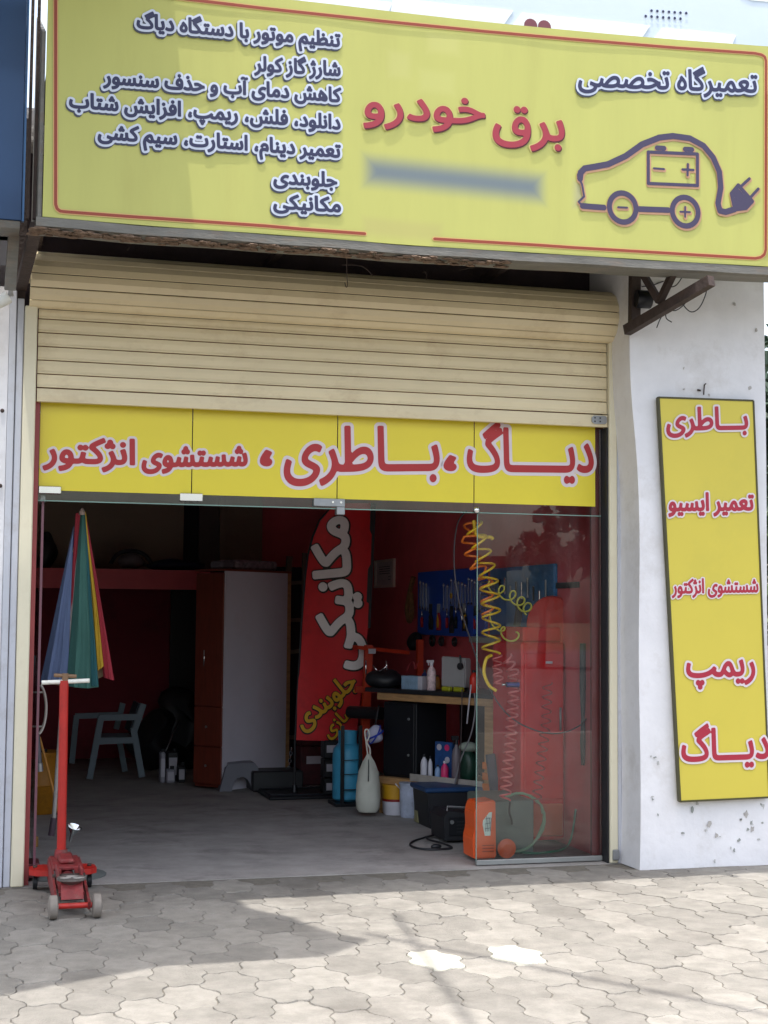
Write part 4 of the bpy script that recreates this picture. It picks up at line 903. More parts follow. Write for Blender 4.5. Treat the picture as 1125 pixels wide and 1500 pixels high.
# step stool, black box, flat tray
m_stool = mat('grey plastic', rgb(112, 112, 122), 0.55, var=0.05)
st = thing('step_stool', 'small grey plastic step stool with an arched opening in front of the cabinet', 'stool', (1.957, 4.030, 0.000))
c = (1.977, 4.075); q = B(); x0, y0 = c; W_, H_ = 0.19, 0.235
outer = [(-W_, 0), (-W_ * 0.72, H_ * 0.86), (-W_ * 0.58, H_), (W_ * 0.58, H_), (W_ * 0.72, H_ * 0.86), (W_, 0), (W_ * 0.6, 0)] + [(W_ * 0.44 * math.cos(t), 0.12 * math.sin(t)) for t in [math.pi * i / 10 for i in range(11)]] + [(-W_ * 0.6, 0)]
prism(q, [(x0 + a, y0, b) for a, b in outer], (0, 0.025, 0)); obj('front_side', q, m_stool, st)
q = B(); prism(q, [(x0 + a, y0 + 0.2, b) for a, b in outer], (0, 0.025, 0)); obj('rear_side', q, m_stool, st)
q = B(); box(q, (x0 - W_ * 0.6, y0 + 0.026, H_ - 0.02), (x0 + W_ * 0.6, y0 + 0.199, H_ + 0.004), 0.006); obj('step', q, m_stool, st)
for s in (-1, 1):
    q = B(); prism(q, [(x0 + s * W_, y0 + 0.026, 0), (x0 + s * W_ * 0.72, y0 + 0.026, H_ * 0.86), (x0 + s * W_ * 0.66, y0 + 0.026, H_ * 0.86), (x0 + s * W_ * 0.9, y0 + 0.026, 0)], (0, 0.173, 0)); obj('end_side', q, m_stool, st)
q = B(); c = (2.077, 3.859); box(q, (c[0] - 0.02, c[1] + 0.15, 0), (c[0] + 0.42, c[1] + 0.45, 0.17), 0.01); tag(obj('black_crate', q, m_black), 'low black crate behind the flat tray, right of the grey stool', 'crate')
dt = thing('drip_tray', 'flat black tray on the floor under the red flag', 'tray', (2.300, 3.483, 0.000))
c = (2.084, 3.714); q = B(); box(q, (c[0], c[1] - 0.3, 0), (c[0] + 0.75, c[1] + 0.22, 0.03), 0.008); obj('floor_plate', q, m_blackm, dt)
q = B(); tube(q, [(c[0] + 0.02, c[1] - 0.28, 0.035), (c[0] + 0.73, c[1] - 0.28, 0.035), (c[0] + 0.73, c[1] + 0.2, 0.035), (c[0] + 0.02, c[1] + 0.2, 0.035)], 0.01, 6, closed=True); obj('rim', q, m_blackm, dt)

# ladder-like wooden rack behind the flag
ld = thing('wooden_rack', 'pale wooden rack with rungs standing behind the left edge of the flag', 'rack', (2.55, 5.0, 0))
for a, b in (((2.560, 5.000, 2.040), (2.472, 5.000, -0.063)), ((2.709, 5.000, 2.074), (2.677, 5.000, -0.067))):
    q = B(); bar(q, a, (b[0], 5.0, 0.0), 0.05, 0.04); obj('rail', q, mat('grey wood', rgb(100, 86, 76), 0.7, var=0.2), ld)
for y in (856, 910, 958, 1078):
    pass
for a, b in (((2.473, 5.000, 1.785), (2.699, 5.000, 1.801)), ((2.465, 5.000, 1.444), (2.697, 5.000, 1.452)), ((2.469, 5.000, 1.136), (2.688, 5.000, 1.168)), ((2.441, 5.000, 0.373), (2.659, 5.000, 0.370))):
    q = B(); bar(q, a, b, 0.05, 0.035); obj('rung', q, mat('grey wood', rgb(100, 86, 76)), ld)
q = B(); box(q, (2.42, 5.3, 0.0), (2.75, 5.5, 1.95), 0.01); tag(obj('dark_locker', q, m_dark), 'dark locker in the gap between cabinet and flag', 'locker')
cl_ = thing('hanging_chain', 'short bright chain hanging in the dark left of the flag base', 'chain', (2.431, 4.200, 0.320))
for k in range(7):
    c = (2.431, 4.200, 0.332); q = B(); zz = c[2] - k * 0.032; xx = c[0] - 0.004 * k
    tube(q, [(xx + (0.012 * math.cos(a) if k % 2 else 0), 4.2 + (0 if k % 2 else 0.012 * math.cos(a)), zz + 0.02 * math.sin(a)) for a in [i * math.pi / 4 for i in range(8)]], 0.0035, 5, closed=True); obj('link', q, m_chrome, cl_)

# ------------------------------------------------------------ feather flag
FY = 3.6
fg = thing('feather_flag', 'tall red feather flag with white vertical Persian letters and gold slanted words', 'flag', (2.45, 3.6, 0.0))
left = [(2.687, 2.440), (2.611, 2.398), (2.518, 2.292), (2.461, 2.153), (2.422, 2.004), (2.401, 1.832), (2.386, 1.616), (2.371, 1.389), (2.362, 1.163), (2.348, 0.909), (2.339, 0.684), (2.331, 0.465)]
right = [(2.979, 2.449), (2.974, 2.408), (2.975, 2.303), (2.970, 2.164), (2.965, 2.014), (2.961, 1.841), (2.951, 1.622), (2.941, 1.392), (2.926, 1.163), (2.904, 0.906), (2.877, 0.679), (2.850, 0.447)]
def fy(x, z): return FY + 0.012 * math.sin(x * 9 + z * 2.2) + 0.008 * math.sin(z * 7 + x * 5)
q = B(); rows = []
for l, r_ in zip(left, right): rows.append([(l[0] + (r_[0] - l[0]) * i / 10, l[1] + (r_[1] - l[1]) * i / 10) for i in range(11)])
for th_ in (0.0,):
    V = [[q.verts.new((x, fy(x, z), z)) for x, z in rw] for rw in rows]
    for a, b in zip(V, V[1:]):
        for i in range(10): f = q.faces.new((a[i], b[i], b[i + 1], a[i + 1])); f.smooth = True
m_flag = mat('red flag cloth', rgb(212, 30, 38), 0.6, var=0.08, scale=5, bump=0.3, bscale=14, dirt=rgb(120, 10, 20), dscale=2, damt=0.5)
obj('cloth', q, m_flag, fg)
q = B(); tube(q, [(a, FY - 0.005, b) for a, b in left] + [(left[-1][0], FY - 0.005, 0.02)], 0.009, 8); obj('pole', q, m_black, fg)
q = B(); bar(q, (right[0][0] + 0.006, FY, right[0][1] - 0.0), (right[7][0] + 0.004, FY, right[7][1]), 0.045, 0.012); obj('sleeve', q, m_black, fg)
q = B(); lathe(q, (left[-1][0], FY, 0.0), [(0.16, 0), (0.16, 0.02), (0.03, 0.04), (0.02, 0.1)], 16); obj('flag_foot', q, m_blackm, fg)
def P_g(u, v, n): return (u, fy(u, v) - 0.006 - n, v)
m_fwhite = mat('white cloth print', rgb(246, 240, 240), 0.6, var=0.06); m_fblack = mat('black cloth print', rgb(28, 14, 16), 0.6); m_gold = mat('gold cloth print', rgb(216, 164, 22), 0.55)
ff = dict(plane=P_g, parent=fg, n0=0.004, rot=True)
lettering('مکانیکی', (2.832, 1.060), (2.742, 2.315), 0.295, layers=[(0.019, m_fwhite, 0, 0), (0.031, m_fblack, -0.003, -0.004)], **ff)
lettering('جلوبندی', (2.393, 0.549), (2.863, 0.918), 0.155, layers=[(0.006, m_gold, 0, 0), (0.015, m_fblack, -0.002, -0.003)], **ff)
lettering('سازی', (2.615, 0.478), (2.847, 0.696), 0.11, layers=[(0.004, m_gold, 0, 0), (0.011, m_fblack, -0.002, -0.003)], **ff)

# ------------------------------------------------------------ orange steel rack by the flag
orr = thing('orange_steel_rack', 'orange-red steel rack frame between the flag and workbench', 'rack', (3.05, 3.3, 0))
m_or = mat('orange red paint', rgb(196, 54, 20), 0.5, var=0.12)
q = B(); a = (2.901, 3.400, 1.253); b = (2.879, 3.400, 0.429); bar(q, (a[0], 3.4, a[2]), (b[0] - 0.02, 3.4, 0.0), 0.065, 0.05); obj('post', q, m_or, orr)
q = B(); bar(q, (2.788, 3.400, 0.888), (2.975, 3.400, 0.887), 0.035, 0.05); obj('rail', q, m_or, orr)
q = B(); bar(q, (2.784, 3.400, 1.236), (3.261, 3.500, 1.189), 0.09, 0.03); obj('top_sheet', q, m_or, orr)
q = B(); bar(q, (3.35, 3.42, 0.0), (3.35, 3.42, 1.30), 0.05, 0.05); obj('post', q, m_or, orr)
q = B(); a = (2.914, 3.340, 1.204); box(q, (a[0] - 0.03, 3.33, a[2] - 0.02), (a[0] + 0.03, 3.345, a[2] + 0.02)); obj('price_tag', q, m_label, orr)
q = B(); a = (2.718, 3.300, 0.711); b = (2.912, 3.000, 0.718); tube(q, [a, b], 0.05, 12); tag(obj('black_tool_arm', q, m_black), 'thick black arm reaching from the flag to the black cabinet', 'tool arm')

# cartons left of the gas cylinder
for px0, z0, h_, lab in ((466, 0.0, 0.34, 'lower red and black carton behind the flag foot'), (466, 0.345, 0.17, 'upper dark carton stacked behind the flag foot')):
    c = (2.727, 4.387); q = B(); box(q, (c[0] - 0.17, c[1], z0), (c[0] + 0.12, c[1] + 0.25, z0 + h_), 0.006); t = obj('carton', q, mat('red black carton', rgb(70, 14, 24), 0.6, var=0.5, scale=12)); tag(t, lab, 'carton')
    q = B(); box(q, (c[0] - 0.12, c[1] - 0.004, z0 + h_ * 0.55), (c[0] + 0.05, c[1] - 0.001, z0 + h_ * 0.75)); obj('print_patch', q, m_label, t)
for k in range(3):
    c = (2.605, 3.512); q = B(); x = c[0] - 0.03; z = k * 0.155; box(q, (x - 0.0, c[1] + 0.06, z), (x + 0.17, c[1] + 0.2, z + 0.15), 0.008)
    t = obj('parts_box', q, m_black, base=(x, c[1], z)); tag(t, ('bottom', 'middle', 'top')[k] + ' black parts box with white print, stacked left of the blue gas cylinder', 'box')
    q = B(); box(q, (x + 0.02, c[1] + 0.056, z + 0.05), (x + 0.13, c[1] + 0.059, z + 0.11)); obj('print_patch', q, m_label, t)

# blue gas cylinder on its trolley
gc = thing('gas_cylinder', 'light blue gas cylinder strapped on a black trolley under the bench end', 'gas cylinder', (2.620, 2.888, 0.000))
c = (2.641, 2.969, 0.000); m_cyl = mat('light blue cylinder paint', rgb(66, 158, 196), 0.45, var=0.08, scale=5, dirt=rgb(60, 80, 96), dscale=4, damt=0.4)
cz = Vector((c[0], c[1] + 0.08, 0.03)); q = B(); lathe(q, cz, [(0.09, 0), (0.118, 0.02), (0.12, 0.06), (0.12, 0.36), (0.112, 0.41), (0.08, 0.45), (0.03, 0.465)], 26); obj('shell', q, m_cyl, gc)
q = B(); lathe(q, cz + Vector((0, 0, 0.45)), [(0.075, 0), (0.078, 0.10), (0.072, 0.10), (0.07, 0.0)], 20); obj('collar', q, m_cyl, gc)
q = B(); lathe(q, cz + Vector((0, 0, 0.462)), [(0.018, 0), (0.018, 0.05), (0.028, 0.05), (0.028, 0.07)], 10); obj('valve', q, m_steel, gc)
tr = thing('cylinder_trolley', 'black steel trolley frame carrying the light blue gas cylinder', 'trolley', (cz.x, cz.y - 0.15, 0))
for s, xx in ((-1, -0.075), (1, 0.07)):
    q = B(); bar(q, cz + Vector((xx, -0.135, -0.02)), cz + Vector((xx, -0.135, 0.60)), 0.026, 0.02); obj('upright', q, m_blackm, tr)
for zz in (0.10, 0.22, 0.33):
    q = B(); bar(q, cz + Vector((-0.075, -0.150, zz)), cz + Vector((0.07, -0.150, zz + 0.004)), 0.007 if zz > 0.15 else 0.022, 0.006); obj('cross_bar', q, m_blackm, tr)
q = B(); box(q, cz + Vector((-0.13, -0.16, -0.029)), cz + Vector((0.14, 0.12, -0.003))); obj('base_plate', q, m_blackm, tr)

# white cloth sack hung by cords
sk = thing('white_sack', 'white drawstring sack hanging by its cords beside the gas cylinder', 'sack', (2.659, 2.472, 0.000))
c = (2.620, 2.327, 0.030); q = B(); lathe(q, (c[0], c[1], 0.03), [(0.02, 0), (0.07, 0.006), (0.088, 0.03), (0.093, 0.10), (0.088, 0.20), (0.072, 0.30), (0.045, 0.37), (0.02, 0.41), (0.012, 0.43)], 20)
for v in q.verts: a = math.atan2(v.co.y - c[1], v.co.x - c[0]); v.co.x += 0.004 * math.sin(a * 5 + v.co.z * 8); v.co.y += 0.004 * math.cos(a * 4 + v.co.z * 11)
obj('cloth', q, mat('off white cloth', rgb(190, 190, 178), 0.8, var=0.08, bump=0.3, bscale=30), sk)
q = B(); tube(q, smoothpath([(c[0], c[1], 0.42), (c[0] - 0.015, c[1], 0.52), (c[0] - 0.02, c[1], 0.56), (c[0] - 0.03, c[1], 0.63), (c[0] - 0.01, c[1], 0.645), (c[0] + 0.006, c[1], 0.60), (c[0] - 0.012, c[1], 0.55), (c[0] + 0.01, c[1], 0.5), (c[0] + 0.014, c[1], 0.42)], 4), 0.006, 6); obj('cord', q, mat('white cord', rgb(210, 206, 196), 0.7), sk)
q = B(); tube(q, smoothpath([(c[0] - 0.005, c[1] - 0.02, 0.43), (c[0] - 0.022, c[1] - 0.092, 0.36), (c[0] - 0.026, c[1] - 0.097, 0.27)], 4), 0.004, 5); obj('lace', q, m_black, sk)

# white bundle tied with blue, hanging from the bench end
wb = thing('rag_bundle', 'white rag bundle tied with a blue band hanging at the bench end', 'bundle', (2.715, 2.500, 0.520))
c = (2.715, 2.500, 0.592); q = B(); bmesh.ops.create_icosphere(q, subdivisions=3, radius=0.062, matrix=Matrix.Translation(c) @ Matrix.Diagonal((1, 1, 1.15, 1)))
for v in q.verts: v.co += Vector((math.sin(v.co.z * 70), 0, math.cos(v.co.x * 60))) * 0.005
obj('rags', q, mat('white rags', rgb(176, 176, 198), 0.8), wb, True)
q = B(); tube(q, [(c[0] + 0.06 * math.cos(a), c[1] + 0.066 * math.sin(a), c[2] + 0.03 * math.cos(a)) for a in [i * math.pi / 8 for i in range(16)]], 0.008, 6, closed=True); tube(q, [(c[0] + 0.066 * math.sin(a) * 0.6, c[1] - 0.068 * math.cos(a), c[2] + 0.07 * math.sin(a)) for a in [i * math.pi / 8 for i in range(16)]], 0.006, 6, closed=True); obj('band', q, mat('blue band', rgb(40, 60, 170), 0.6), wb)
q = B(); tube(q, [(c[0], c[1], c[2] + 0.06), (c[0] + 0.03, c[1], c[2] + 0.22)], 0.008, 6); obj('strap', q, m_black, wb)

# ------------------------------------------------------------ workbench set slantwise in the right corner
wbn = thing('workbench', 'pine workbench with a black top set slantwise against the red right wall', 'workbench', (3.1, 2.2, 0))
BA = Vector((2.74, 2.54, 0)); BBv = Vector((3.32, 1.54, 0)); be = (BBv - BA).normalized(); bn_ = Vector((-be.y, be.x, 0)); BL = (BBv - BA).length; BT = 0.911
def bb_(name, t0, t1, o0, o1, z0, z1, m, par=wbn, bev=0.003):
    q = B(); c = BA + be * (t0 + t1) / 2 + bn_ * (o0 + o1) / 2 + Vector((0, 0, (z0 + z1) / 2)); obox(q, c, be, bn_, (0, 0, 1), (t1 - t0) / 2, (o1 - o0) / 2, (z1 - z0) / 2, bev)
    return obj(name, q, m, par) if par is not False else q
q = B(); pts = [BA - be * 0.12 - bn_ * 0.01, BBv + be * 0.03 - bn_ * 0.01, Vector((3.545, 1.60, 0)), Vector((3.545, 3.10, 0)), Vector((3.0, 3.05, 0))]
prism(q, [(p.x, p.y, BT) for p in pts], (0, 0, 0.032)); obj('top', q, m_black, wbn)
bb_('beam', 0.0, BL + 0.02, 0.0, 0.045, BT - 0.055, BT - 0.001, m_wood)
bb_('leg', BL - 0.075, BL + 0.01, 0.0, 0.07, 0.0, BT - 0.056, m_wood)
bb_('leg', 0.03, 0.115, 0.003, 0.05, 0.0, 0.222, m_wood)
bb_('leg', 0.0, 0.07, 0.40, 0.46, 0.0, BT - 0.001, m_wood)
bb_('shelf_beam', -0.03, BL - 0.08, 0.0, 0.045, 0.223, 0.274, m_wood)
q = B(); pts = [BA + bn_ * 0.047, BBv + bn_ * 0.075, Vector((3.54, 1.68, 0)), Vector((3.54, 2.9, 0)), Vector((3.1, 2.75, 0))]
prism(q, [(p.x, p.y, 0.254) for p in pts], (0, 0, 0.02)); obj('shelf', q, m_wood, wbn)
bb_('shelf_edge', 0.36, BL - 0.08, -0.012, -0.001, 0.268, 0.322, mat('stained white strip', rgb(170, 162, 154), 0.6, dirt=rgb(100, 86, 70), dscale=5))
for zz in (0.26, 0.335, 0.41): bb_('strap', BL - 0.085, BL + 0.02, -0.012, 0.08, zz, zz + 0.05, mat('orange tape', rgb(206, 110, 34), 0.5))
bc = thing('black_metal_cabinet', 'matt black metal cabinet standing on the left end of the bench shelf', 'cabinet', (2.9, 2.5, 0.2745))
bb_('body', 0.02, 0.36, 0.06, 0.40, 0.2755, 0.84, m_black, bc); d_ = bb_('door', 0.03, 0.35, 0.044, 0.058, 0.29, 0.83, m_blackm, bc)
for zz in (0.45, 0.72):
    q = B(); lathe(q, BA + be * 0.30 + bn_ * 0.043 + Vector((0, 0, zz)), [(0.010, 0), (0.010, 0.010)], 8, -bn_); obj('knob', q, m_steel, d_)
q = B(); box(q, (3.53, 1.7, 0.2755), (3.548, 2.9, 0.85)); obj('dark_gap_sheet', q, m_black, wbn)  # black sheet stands in for the shade under the bench top

def bottle(name, lab, cat_, c, r_, h_, m, mcap=None, grp=None, spray=False):
    t = thing(name, lab, cat_, c, grp); q = B(); c = Vector(c)
    lathe(q, c, [(r_ * 0.9, 0), (r_, 0.006), (r_, h_ * 0.62), (r_ * 0.8, h_ * 0.74), (r_ * 0.4, h_ * 0.82), (r_ * 0.36, h_ * 0.86)], 16); obj('body', q, m, t)
    q = B(); lathe(q, c + Vector((0, 0, h_ * 0.861)), [(r_ * 0.42, 0), (r_ * 0.42, h_ * 0.1)], 12)
    if spray: box(q, c + Vector((-r_ * 1.1, -0.012, h_ * 0.96)), c + Vector((r_ * 0.5, 0.012, h_ * 1.05)), 0.003); box(q, c + Vector((-r_ * 0.8, -0.006, h_ * 0.86)), c + Vector((-r_ * 0.65, 0.006, h_ * 0.96)))
    obj('cap', q, mcap or m_black, t); return t
zs = 0.2755
wht = mat('white plastic', rgb(206, 204, 212), 0.4); pinkm = mat('pink plastic', rgb(214, 50, 110), 0.4); cyanm = mat('dark cyan carton', rgb(34, 74, 130), 0.5, var=0.3, scale=20)
def S3(p, z): return (p[0], p[1], z)
bottle('bottle', 'white bottle standing nearest the black cabinet on the bench shelf', 'bottle', S3((3.014, 2.188), zs), 0.027, 0.20, wht)
bottle('bottle', 'slim white bottle standing just left of the blue pack on the shelf', 'bottle', S3((3.041, 2.121), zs), 0.017, 0.19, wht)
q = B(); a = (3.085, 2.144); b = (3.171, 1.996); a = Vector((a[0], a[1], zs)); b = Vector((b[0], b[1], zs)); prism(q, [a, b, b + Vector((0, 0, 0.29)), a + Vector((0, 0, 0.29))], bn_ * 0.03); t = obj('blister_pack', q, cyanm); tag(t, 'dark blue product pack standing upright on the bench shelf', 'pack')
for f_, z_, mm in ((0.25, 0.25, m_label), (0.7, 0.25, pinkm), (0.72, 0.16, m_label)):
    q = B(); p = a.lerp(b, f_) - bn_ * 0.0035; lathe(q, (p.x, p.y, zs + z_), [(0.024, 0), (0.024, 0.003)], 12, bn_); obj('print_disc', q, mm, t)
bottle('bottle', 'pale blue small bottle in front of the blue pack', 'bottle', S3((3.079, 2.056), zs), 0.022, 0.13, mat('pale blue plastic', rgb(140, 170, 210), 0.4))
bottle('bottle', 'bright pink bottle with a white cap in front of the blue pack', 'bottle', S3((3.111, 1.990), zs), 0.028, 0.165, pinkm, wht)
bottle('spray_bottle', 'smoky grey spray bottle standing right of the blue pack on the shelf', 'spray bottle', S3((3.179, 1.923), zs), 0.034, 0.33, mat('smoky plastic', rgb(116, 106, 112), 0.4), m_black, spray=True)
c = (3.264, 1.895); lump('green_bag', 'dark green plastic bag slumped on the bench shelf', 'bag', (c[0], c[1], zs + 0.12), (0.075, 0.08, 0.14), mat('dark green plastic', rgb(24, 58, 44), 0.4), 5)
lump('grey_rag', 'pale grey-green rag lying on top of the green bag', 'rag', (c[0], c[1] - 0.01, zs + 0.265), (0.075, 0.07, 0.04), mat('grey green rag', rgb(160, 172, 158), 0.8), 6)

# on the bench top
zt_ = BT + 0.0325
tb = thing('tool_bag', 'dark tool bag with shiny tools on the far end of the bench top', 'tool bag', S3((2.851, 2.748), zt_))
c = (2.840, 2.687); q = B(); bmesh.ops.create_icosphere(q, subdivisions=3, radius=1, matrix=Matrix.Translation((c[0], c[1], zt_ + 0.055)) @ Matrix.Diagonal((0.15, 0.15, 0.085, 1)))
for v in q.verts: v.co.z = max(v.co.z, zt_ + 0.001); v.co += Vector((math.sin(v.co.y * 30), 0, math.sin(v.co.x * 33))) * 0.008
obj('body', q, m_black, tb, True)
for a, b in (((2.789, 2.455, 1.153), (2.793, 2.448, 1.081)), ((2.716, 2.582, 1.118), (2.738, 2.543, 1.078)), ((2.749, 2.504, 1.069), (2.786, 2.441, 1.112)), ((2.678, 2.646, 1.153), (2.679, 2.645, 1.042))):
    q = B(); tube(q, [a, b], 0.006, 6); obj('tool', q, m_chrome, tb)
pb = thing('tissue_box', 'pale blue and white box with cables on the bench top', 'box', S3((2.966, 2.350), zt_))
a = (2.893, 2.396); b = (2.978, 2.248); c = (3.000, 2.212); q = B(); prism(q, [S3(a, zt_), S3(b, zt_), S3(b, zt_ + 0.10), S3(a, zt_ + 0.10)], bn_ * 0.1); obj('body', q, mat('pale blue carton', rgb(138, 166, 192), 0.5, var=0.25, scale=22), pb)
q = B(); prism(q, [S3(b, zt_), S3(c, zt_), S3(c, zt_ + 0.10), S3(b, zt_ + 0.10)], bn_ * 0.1); obj('white_panel', q, m_label, pb)
q = B(); tube(q, smoothpath([(2.937, 2.400, 1.083), (2.951, 2.376, 1.135), (2.972, 2.339, 1.147), (2.980, 2.326, 1.096), (2.997, 2.296, 1.158)], 4), 0.0035, 6); obj('cable', q, mat('red cable', rgb(150, 30, 40), 0.5), pb)
bottle('spray_bottle', 'white spray bottle with red print on the bench top', 'spray bottle', S3((3.052, 2.141), zt_), 0.034, 0.215, mat('white red print', rgb(214, 190, 194), 0.45, var=0.4, scale=40), wht, spray=True)
gp = thing('grey_charger_unit', 'grey upright panel unit with two yellow-green feet on the bench top', 'charger', S3((3.191, 2.041), zt_))
a = (3.113, 2.096); b = (3.232, 1.892); q = B(); prism(q, [S3(a, zt_ + 0.03), S3(b, zt_ + 0.03), S3(b, zt_ + 0.245), S3(a, zt_ + 0.255)], bn_ * 0.07); bmesh.ops.bevel(q, geom=q.edges[:], offset=0.008, segments=2, affect='EDGES'); obj('body', q, mat('grey enamel', rgb(160, 158, 160), 0.5, var=0.06), gp)
for x0, x1 in ((649, 661), (666, 679)):
    c0 = (3.138, 2.024); a = Vector((3.138, 2.024)) if x0 == 649 else Vector((3.195, 1.925)); q = B(); obox(q, (a.x, a.y, zt_ + 0.017), be, bn_, (0, 0, 1), 0.04, 0.02, 0.017, 0.006); obj('foot', q, mat('olive yellow rubber', rgb(170, 170, 34), 0.5), gp)
q = B(); a = Vector((3.203, 1.921, 1.210)); b = Vector((3.207, 1.914, 1.130)); tube(q, [a, b], 0.007, 8); lathe(q, b, [(0.026, 0), (0.026, 0.014)], 14, -bn_); obj('gauge', q, m_black, gp)
bottle('red_can', 'red spray can standing by the edge of the fixed glass pane', 'spray can', S3((3.258, 1.767), zt_), 0.032, 0.17, mat('red can', rgb(206, 44, 28), 0.4), m_black)
Lp = {(578, 0.22): (2.918, 2.672), (622, 0.20): (3.070, 2.370), (641, 0.24): (3.153, 2.306), (686, 0.22): (3.300, 2.013)}
for px, off, h_, r_, mm, lab in ((578, 0.22, 0.13, 0.03, 'dull green can', 'dull green can behind the tissue box on the bench top'), (622, 0.20, 0.15, 0.026, 'navy can', 'navy blue can behind the spray bottle on the bench top'),
        (641, 0.24, 0.11, 0.03, 'amber can', 'amber can tucked between spray bottle and grey unit'), (686, 0.22, 0.12, 0.028, 'grey can', 'small grey can right of the grey panel unit')):
    bottle('oil_can', lab, 'can', S3(Lp[(px, off)], zt_), r_, h_, mat(mm, {'d': rgb(60, 90, 70), 'n': rgb(40, 50, 100), 'a': rgb(170, 110, 40), 'g': rgb(140, 140, 146)}[mm[0]], 0.4), m_black)
tube_ = B(); tube(tube_, [(3.210, 1.690, 1.006), (3.191, 1.722, 0.725)], 0.006, 6); tag(obj('white_stick', tube_, wht), 'thin white stick hanging from the bench edge', 'stick')
q = B(); tube(q, smoothpath([(3.222, 1.649, 0.949), (3.226, 1.643, 0.828), (3.207, 1.676, 0.655), (3.161, 1.754, 0.479), (3.135, 1.798, 0.328), (3.103, 1.854, 0.127)], 4), 0.0055, 6); tag(obj('grey_cable', q, mat('grey cable', rgb(130, 128, 132), 0.5)), 'thin grey cable hanging from the bench edge down past the shelf', 'cable')
q = B(); tube(q, smoothpath([(3.161, 1.744, 0.969), (3.158, 1.749, 0.724), (3.153, 1.759, 0.478), (3.134, 1.792, 0.256), (3.091, 1.865, 0.101)], 4), 0.004, 6); tag(obj('dark_cable', q, mat('brown cable', rgb(60, 44, 46), 0.5)), 'dark brown cable hanging in front of the black gap under the bench', 'cable')

# under the bench
bk = thing('paint_bucket', 'yellow over white paint bucket under the far end of the workbench', 'bucket', (2.814, 2.283, 0.000))
c = Vector((2.835, 2.356, 0.000)); c = Vector((c.x + 0.02, c.y + 0.06, 0))
q = B(); lathe(q, c, [(0.085, 0), (0.092, 0.02), (0.097, 0.10)], 22); obj('white_part', q, wht, bk)
q = B(); lathe(q, c + Vector((0, 0, 0.101)), [(0.097, 0), (0.097, 0.018)], 22); obj('red_band', q, mat('dark red band', rgb(130, 24, 24), 0.5), bk)
q = B(); lathe(q, c + Vector((0, 0, 0.12)), [(0.098, 0), (0.1, 0.09), (0.104, 0.09), (0.104, 0.105), (0.09, 0.105)], 22); obj('yellow_part', q, mat('ochre yellow', rgb(190, 140, 20), 0.5), bk)
q = B(); tube(q, [c + Vector((-0.03, -0.11, 0.24)), c + Vector((0.06, -0.08, 0.15))], 0.005, 6); obj('stirrer', q, wht, bk)
q = B(); c = Vector((2.913, 2.186, 0.000)); lathe(q, (c.x + 0.02, c.y + 0.05, 0), [(0.08, 0), (0.088, 0.02), (0.092, 0.24), (0.096, 0.24), (0.096, 0.255), (0.02, 0.26)], 20); t = tag(obj('plastic_tub', q, mat('white blue print', rgb(176, 184, 204), 0.5, var=0.25, scale=14)), 'white plastic tub with blue print, second from the bench leg', 'tub')
q = B(); c = Vector((2.898, 1.894, 0.000)); box(q, (c.x - 0.02, c.y, 0), (c.x + 0.045, c.y + 0.1, 0.26), 0.006); tag(obj('carton', q, mat('grey olive carton', rgb(136, 132, 96), 0.6)), 'narrow grey and olive carton between the tub and black bin', 'carton')
bn = thing('storage_bin', 'black storage bin with a dark blue lid under the workbench', 'bin', (2.992, 1.559, 0.000))
c = Vector((2.865, 1.620, 0.000)); q = B(); bw, bd, bh = 0.42, 0.36, 0.25
prism(q, [(c.x + 0.02, c.y, 0), (c.x + bw - 0.02, c.y, 0), (c.x + bw, c.y, bh), (c.x, c.y, bh)], (0, bd, 0)); obj('body', q, m_black, bn)
q = B(); box(q, (c.x - 0.02, c.y - 0.02, bh), (c.x + bw + 0.02, c.y + bd + 0.02, bh + 0.035), 0.01); obj('lid', q, mat('dark blue lid', rgb(26, 62, 104), 0.45), bn)

# welding charger and its cable on the floor
wc = thing('battery_charger', 'black boxy battery charger on the floor beside the orange case', 'charger', (2.840, 0.805, 0.000))
c = Vector((2.775, 0.937, -0.000)); q = B()
prism(q, [(c.x, c.y, 0.02), (c.x + 0.20, c.y, 0.02), (c.x + 0.20, c.y, 0.19), (c.x + 0.02, c.y, 0.21), (c.x - 0.01, c.y, 0.17)], (0, 0.3, 0)); obj('body', q, m_black, wc)
q = B(); box(q, (c.x + 0.025, c.y - 0.006, 0.05), (c.x + 0.18, c.y - 0.001, 0.17), 0.004); pn = obj('front_panel', q, m_blackm, wc)
for k in range(4):
    q = B(); box(q, (c.x + 0.08, c.y - 0.010, 0.07 + k * 0.022), (c.x + 0.17, c.y - 0.0065, 0.078 + k * 0.022)); obj('vent', q, m_black, pn)
q = B(); lathe(q, (c.x + 0.045, c.y - 0.0065, 0.14), [(0.014, 0), (0.012, -0.01)][::-1], 12, (0, 1, 0)); obj('knob', q, m_steel, pn)
q = B(); tube(q, [(c.x + 0.03, c.y + 0.05, 0.205), (c.x + 0.03, c.y + 0.05, 0.235), (c.x + 0.17, c.y + 0.05, 0.225), (c.x + 0.17, c.y + 0.05, 0.19)], 0.008, 6); obj('handle', q, m_steel, wc)
q = B(); tube(q, smoothpath([(2.803, 0.980, 0.100), (2.831, 1.215, 0.030), (2.729, 1.200, 0.008), (2.591, 1.044, 0.008), (2.519, 0.881, 0.008), (2.539, 0.732, 0.008), (2.637, 0.682, 0.008), (2.749, 0.714, 0.008), (2.726, 0.814, 0.020), (2.691, 0.971, 0.020), (2.696, 1.093, 0.020), (2.810, 1.226, 0.020), (2.877, 1.205, 0.030)], 5), 0.007, 8); tag(obj('power_cable', q, m_black), 'looped black power cable lying on the floor beside the charger', 'cable')
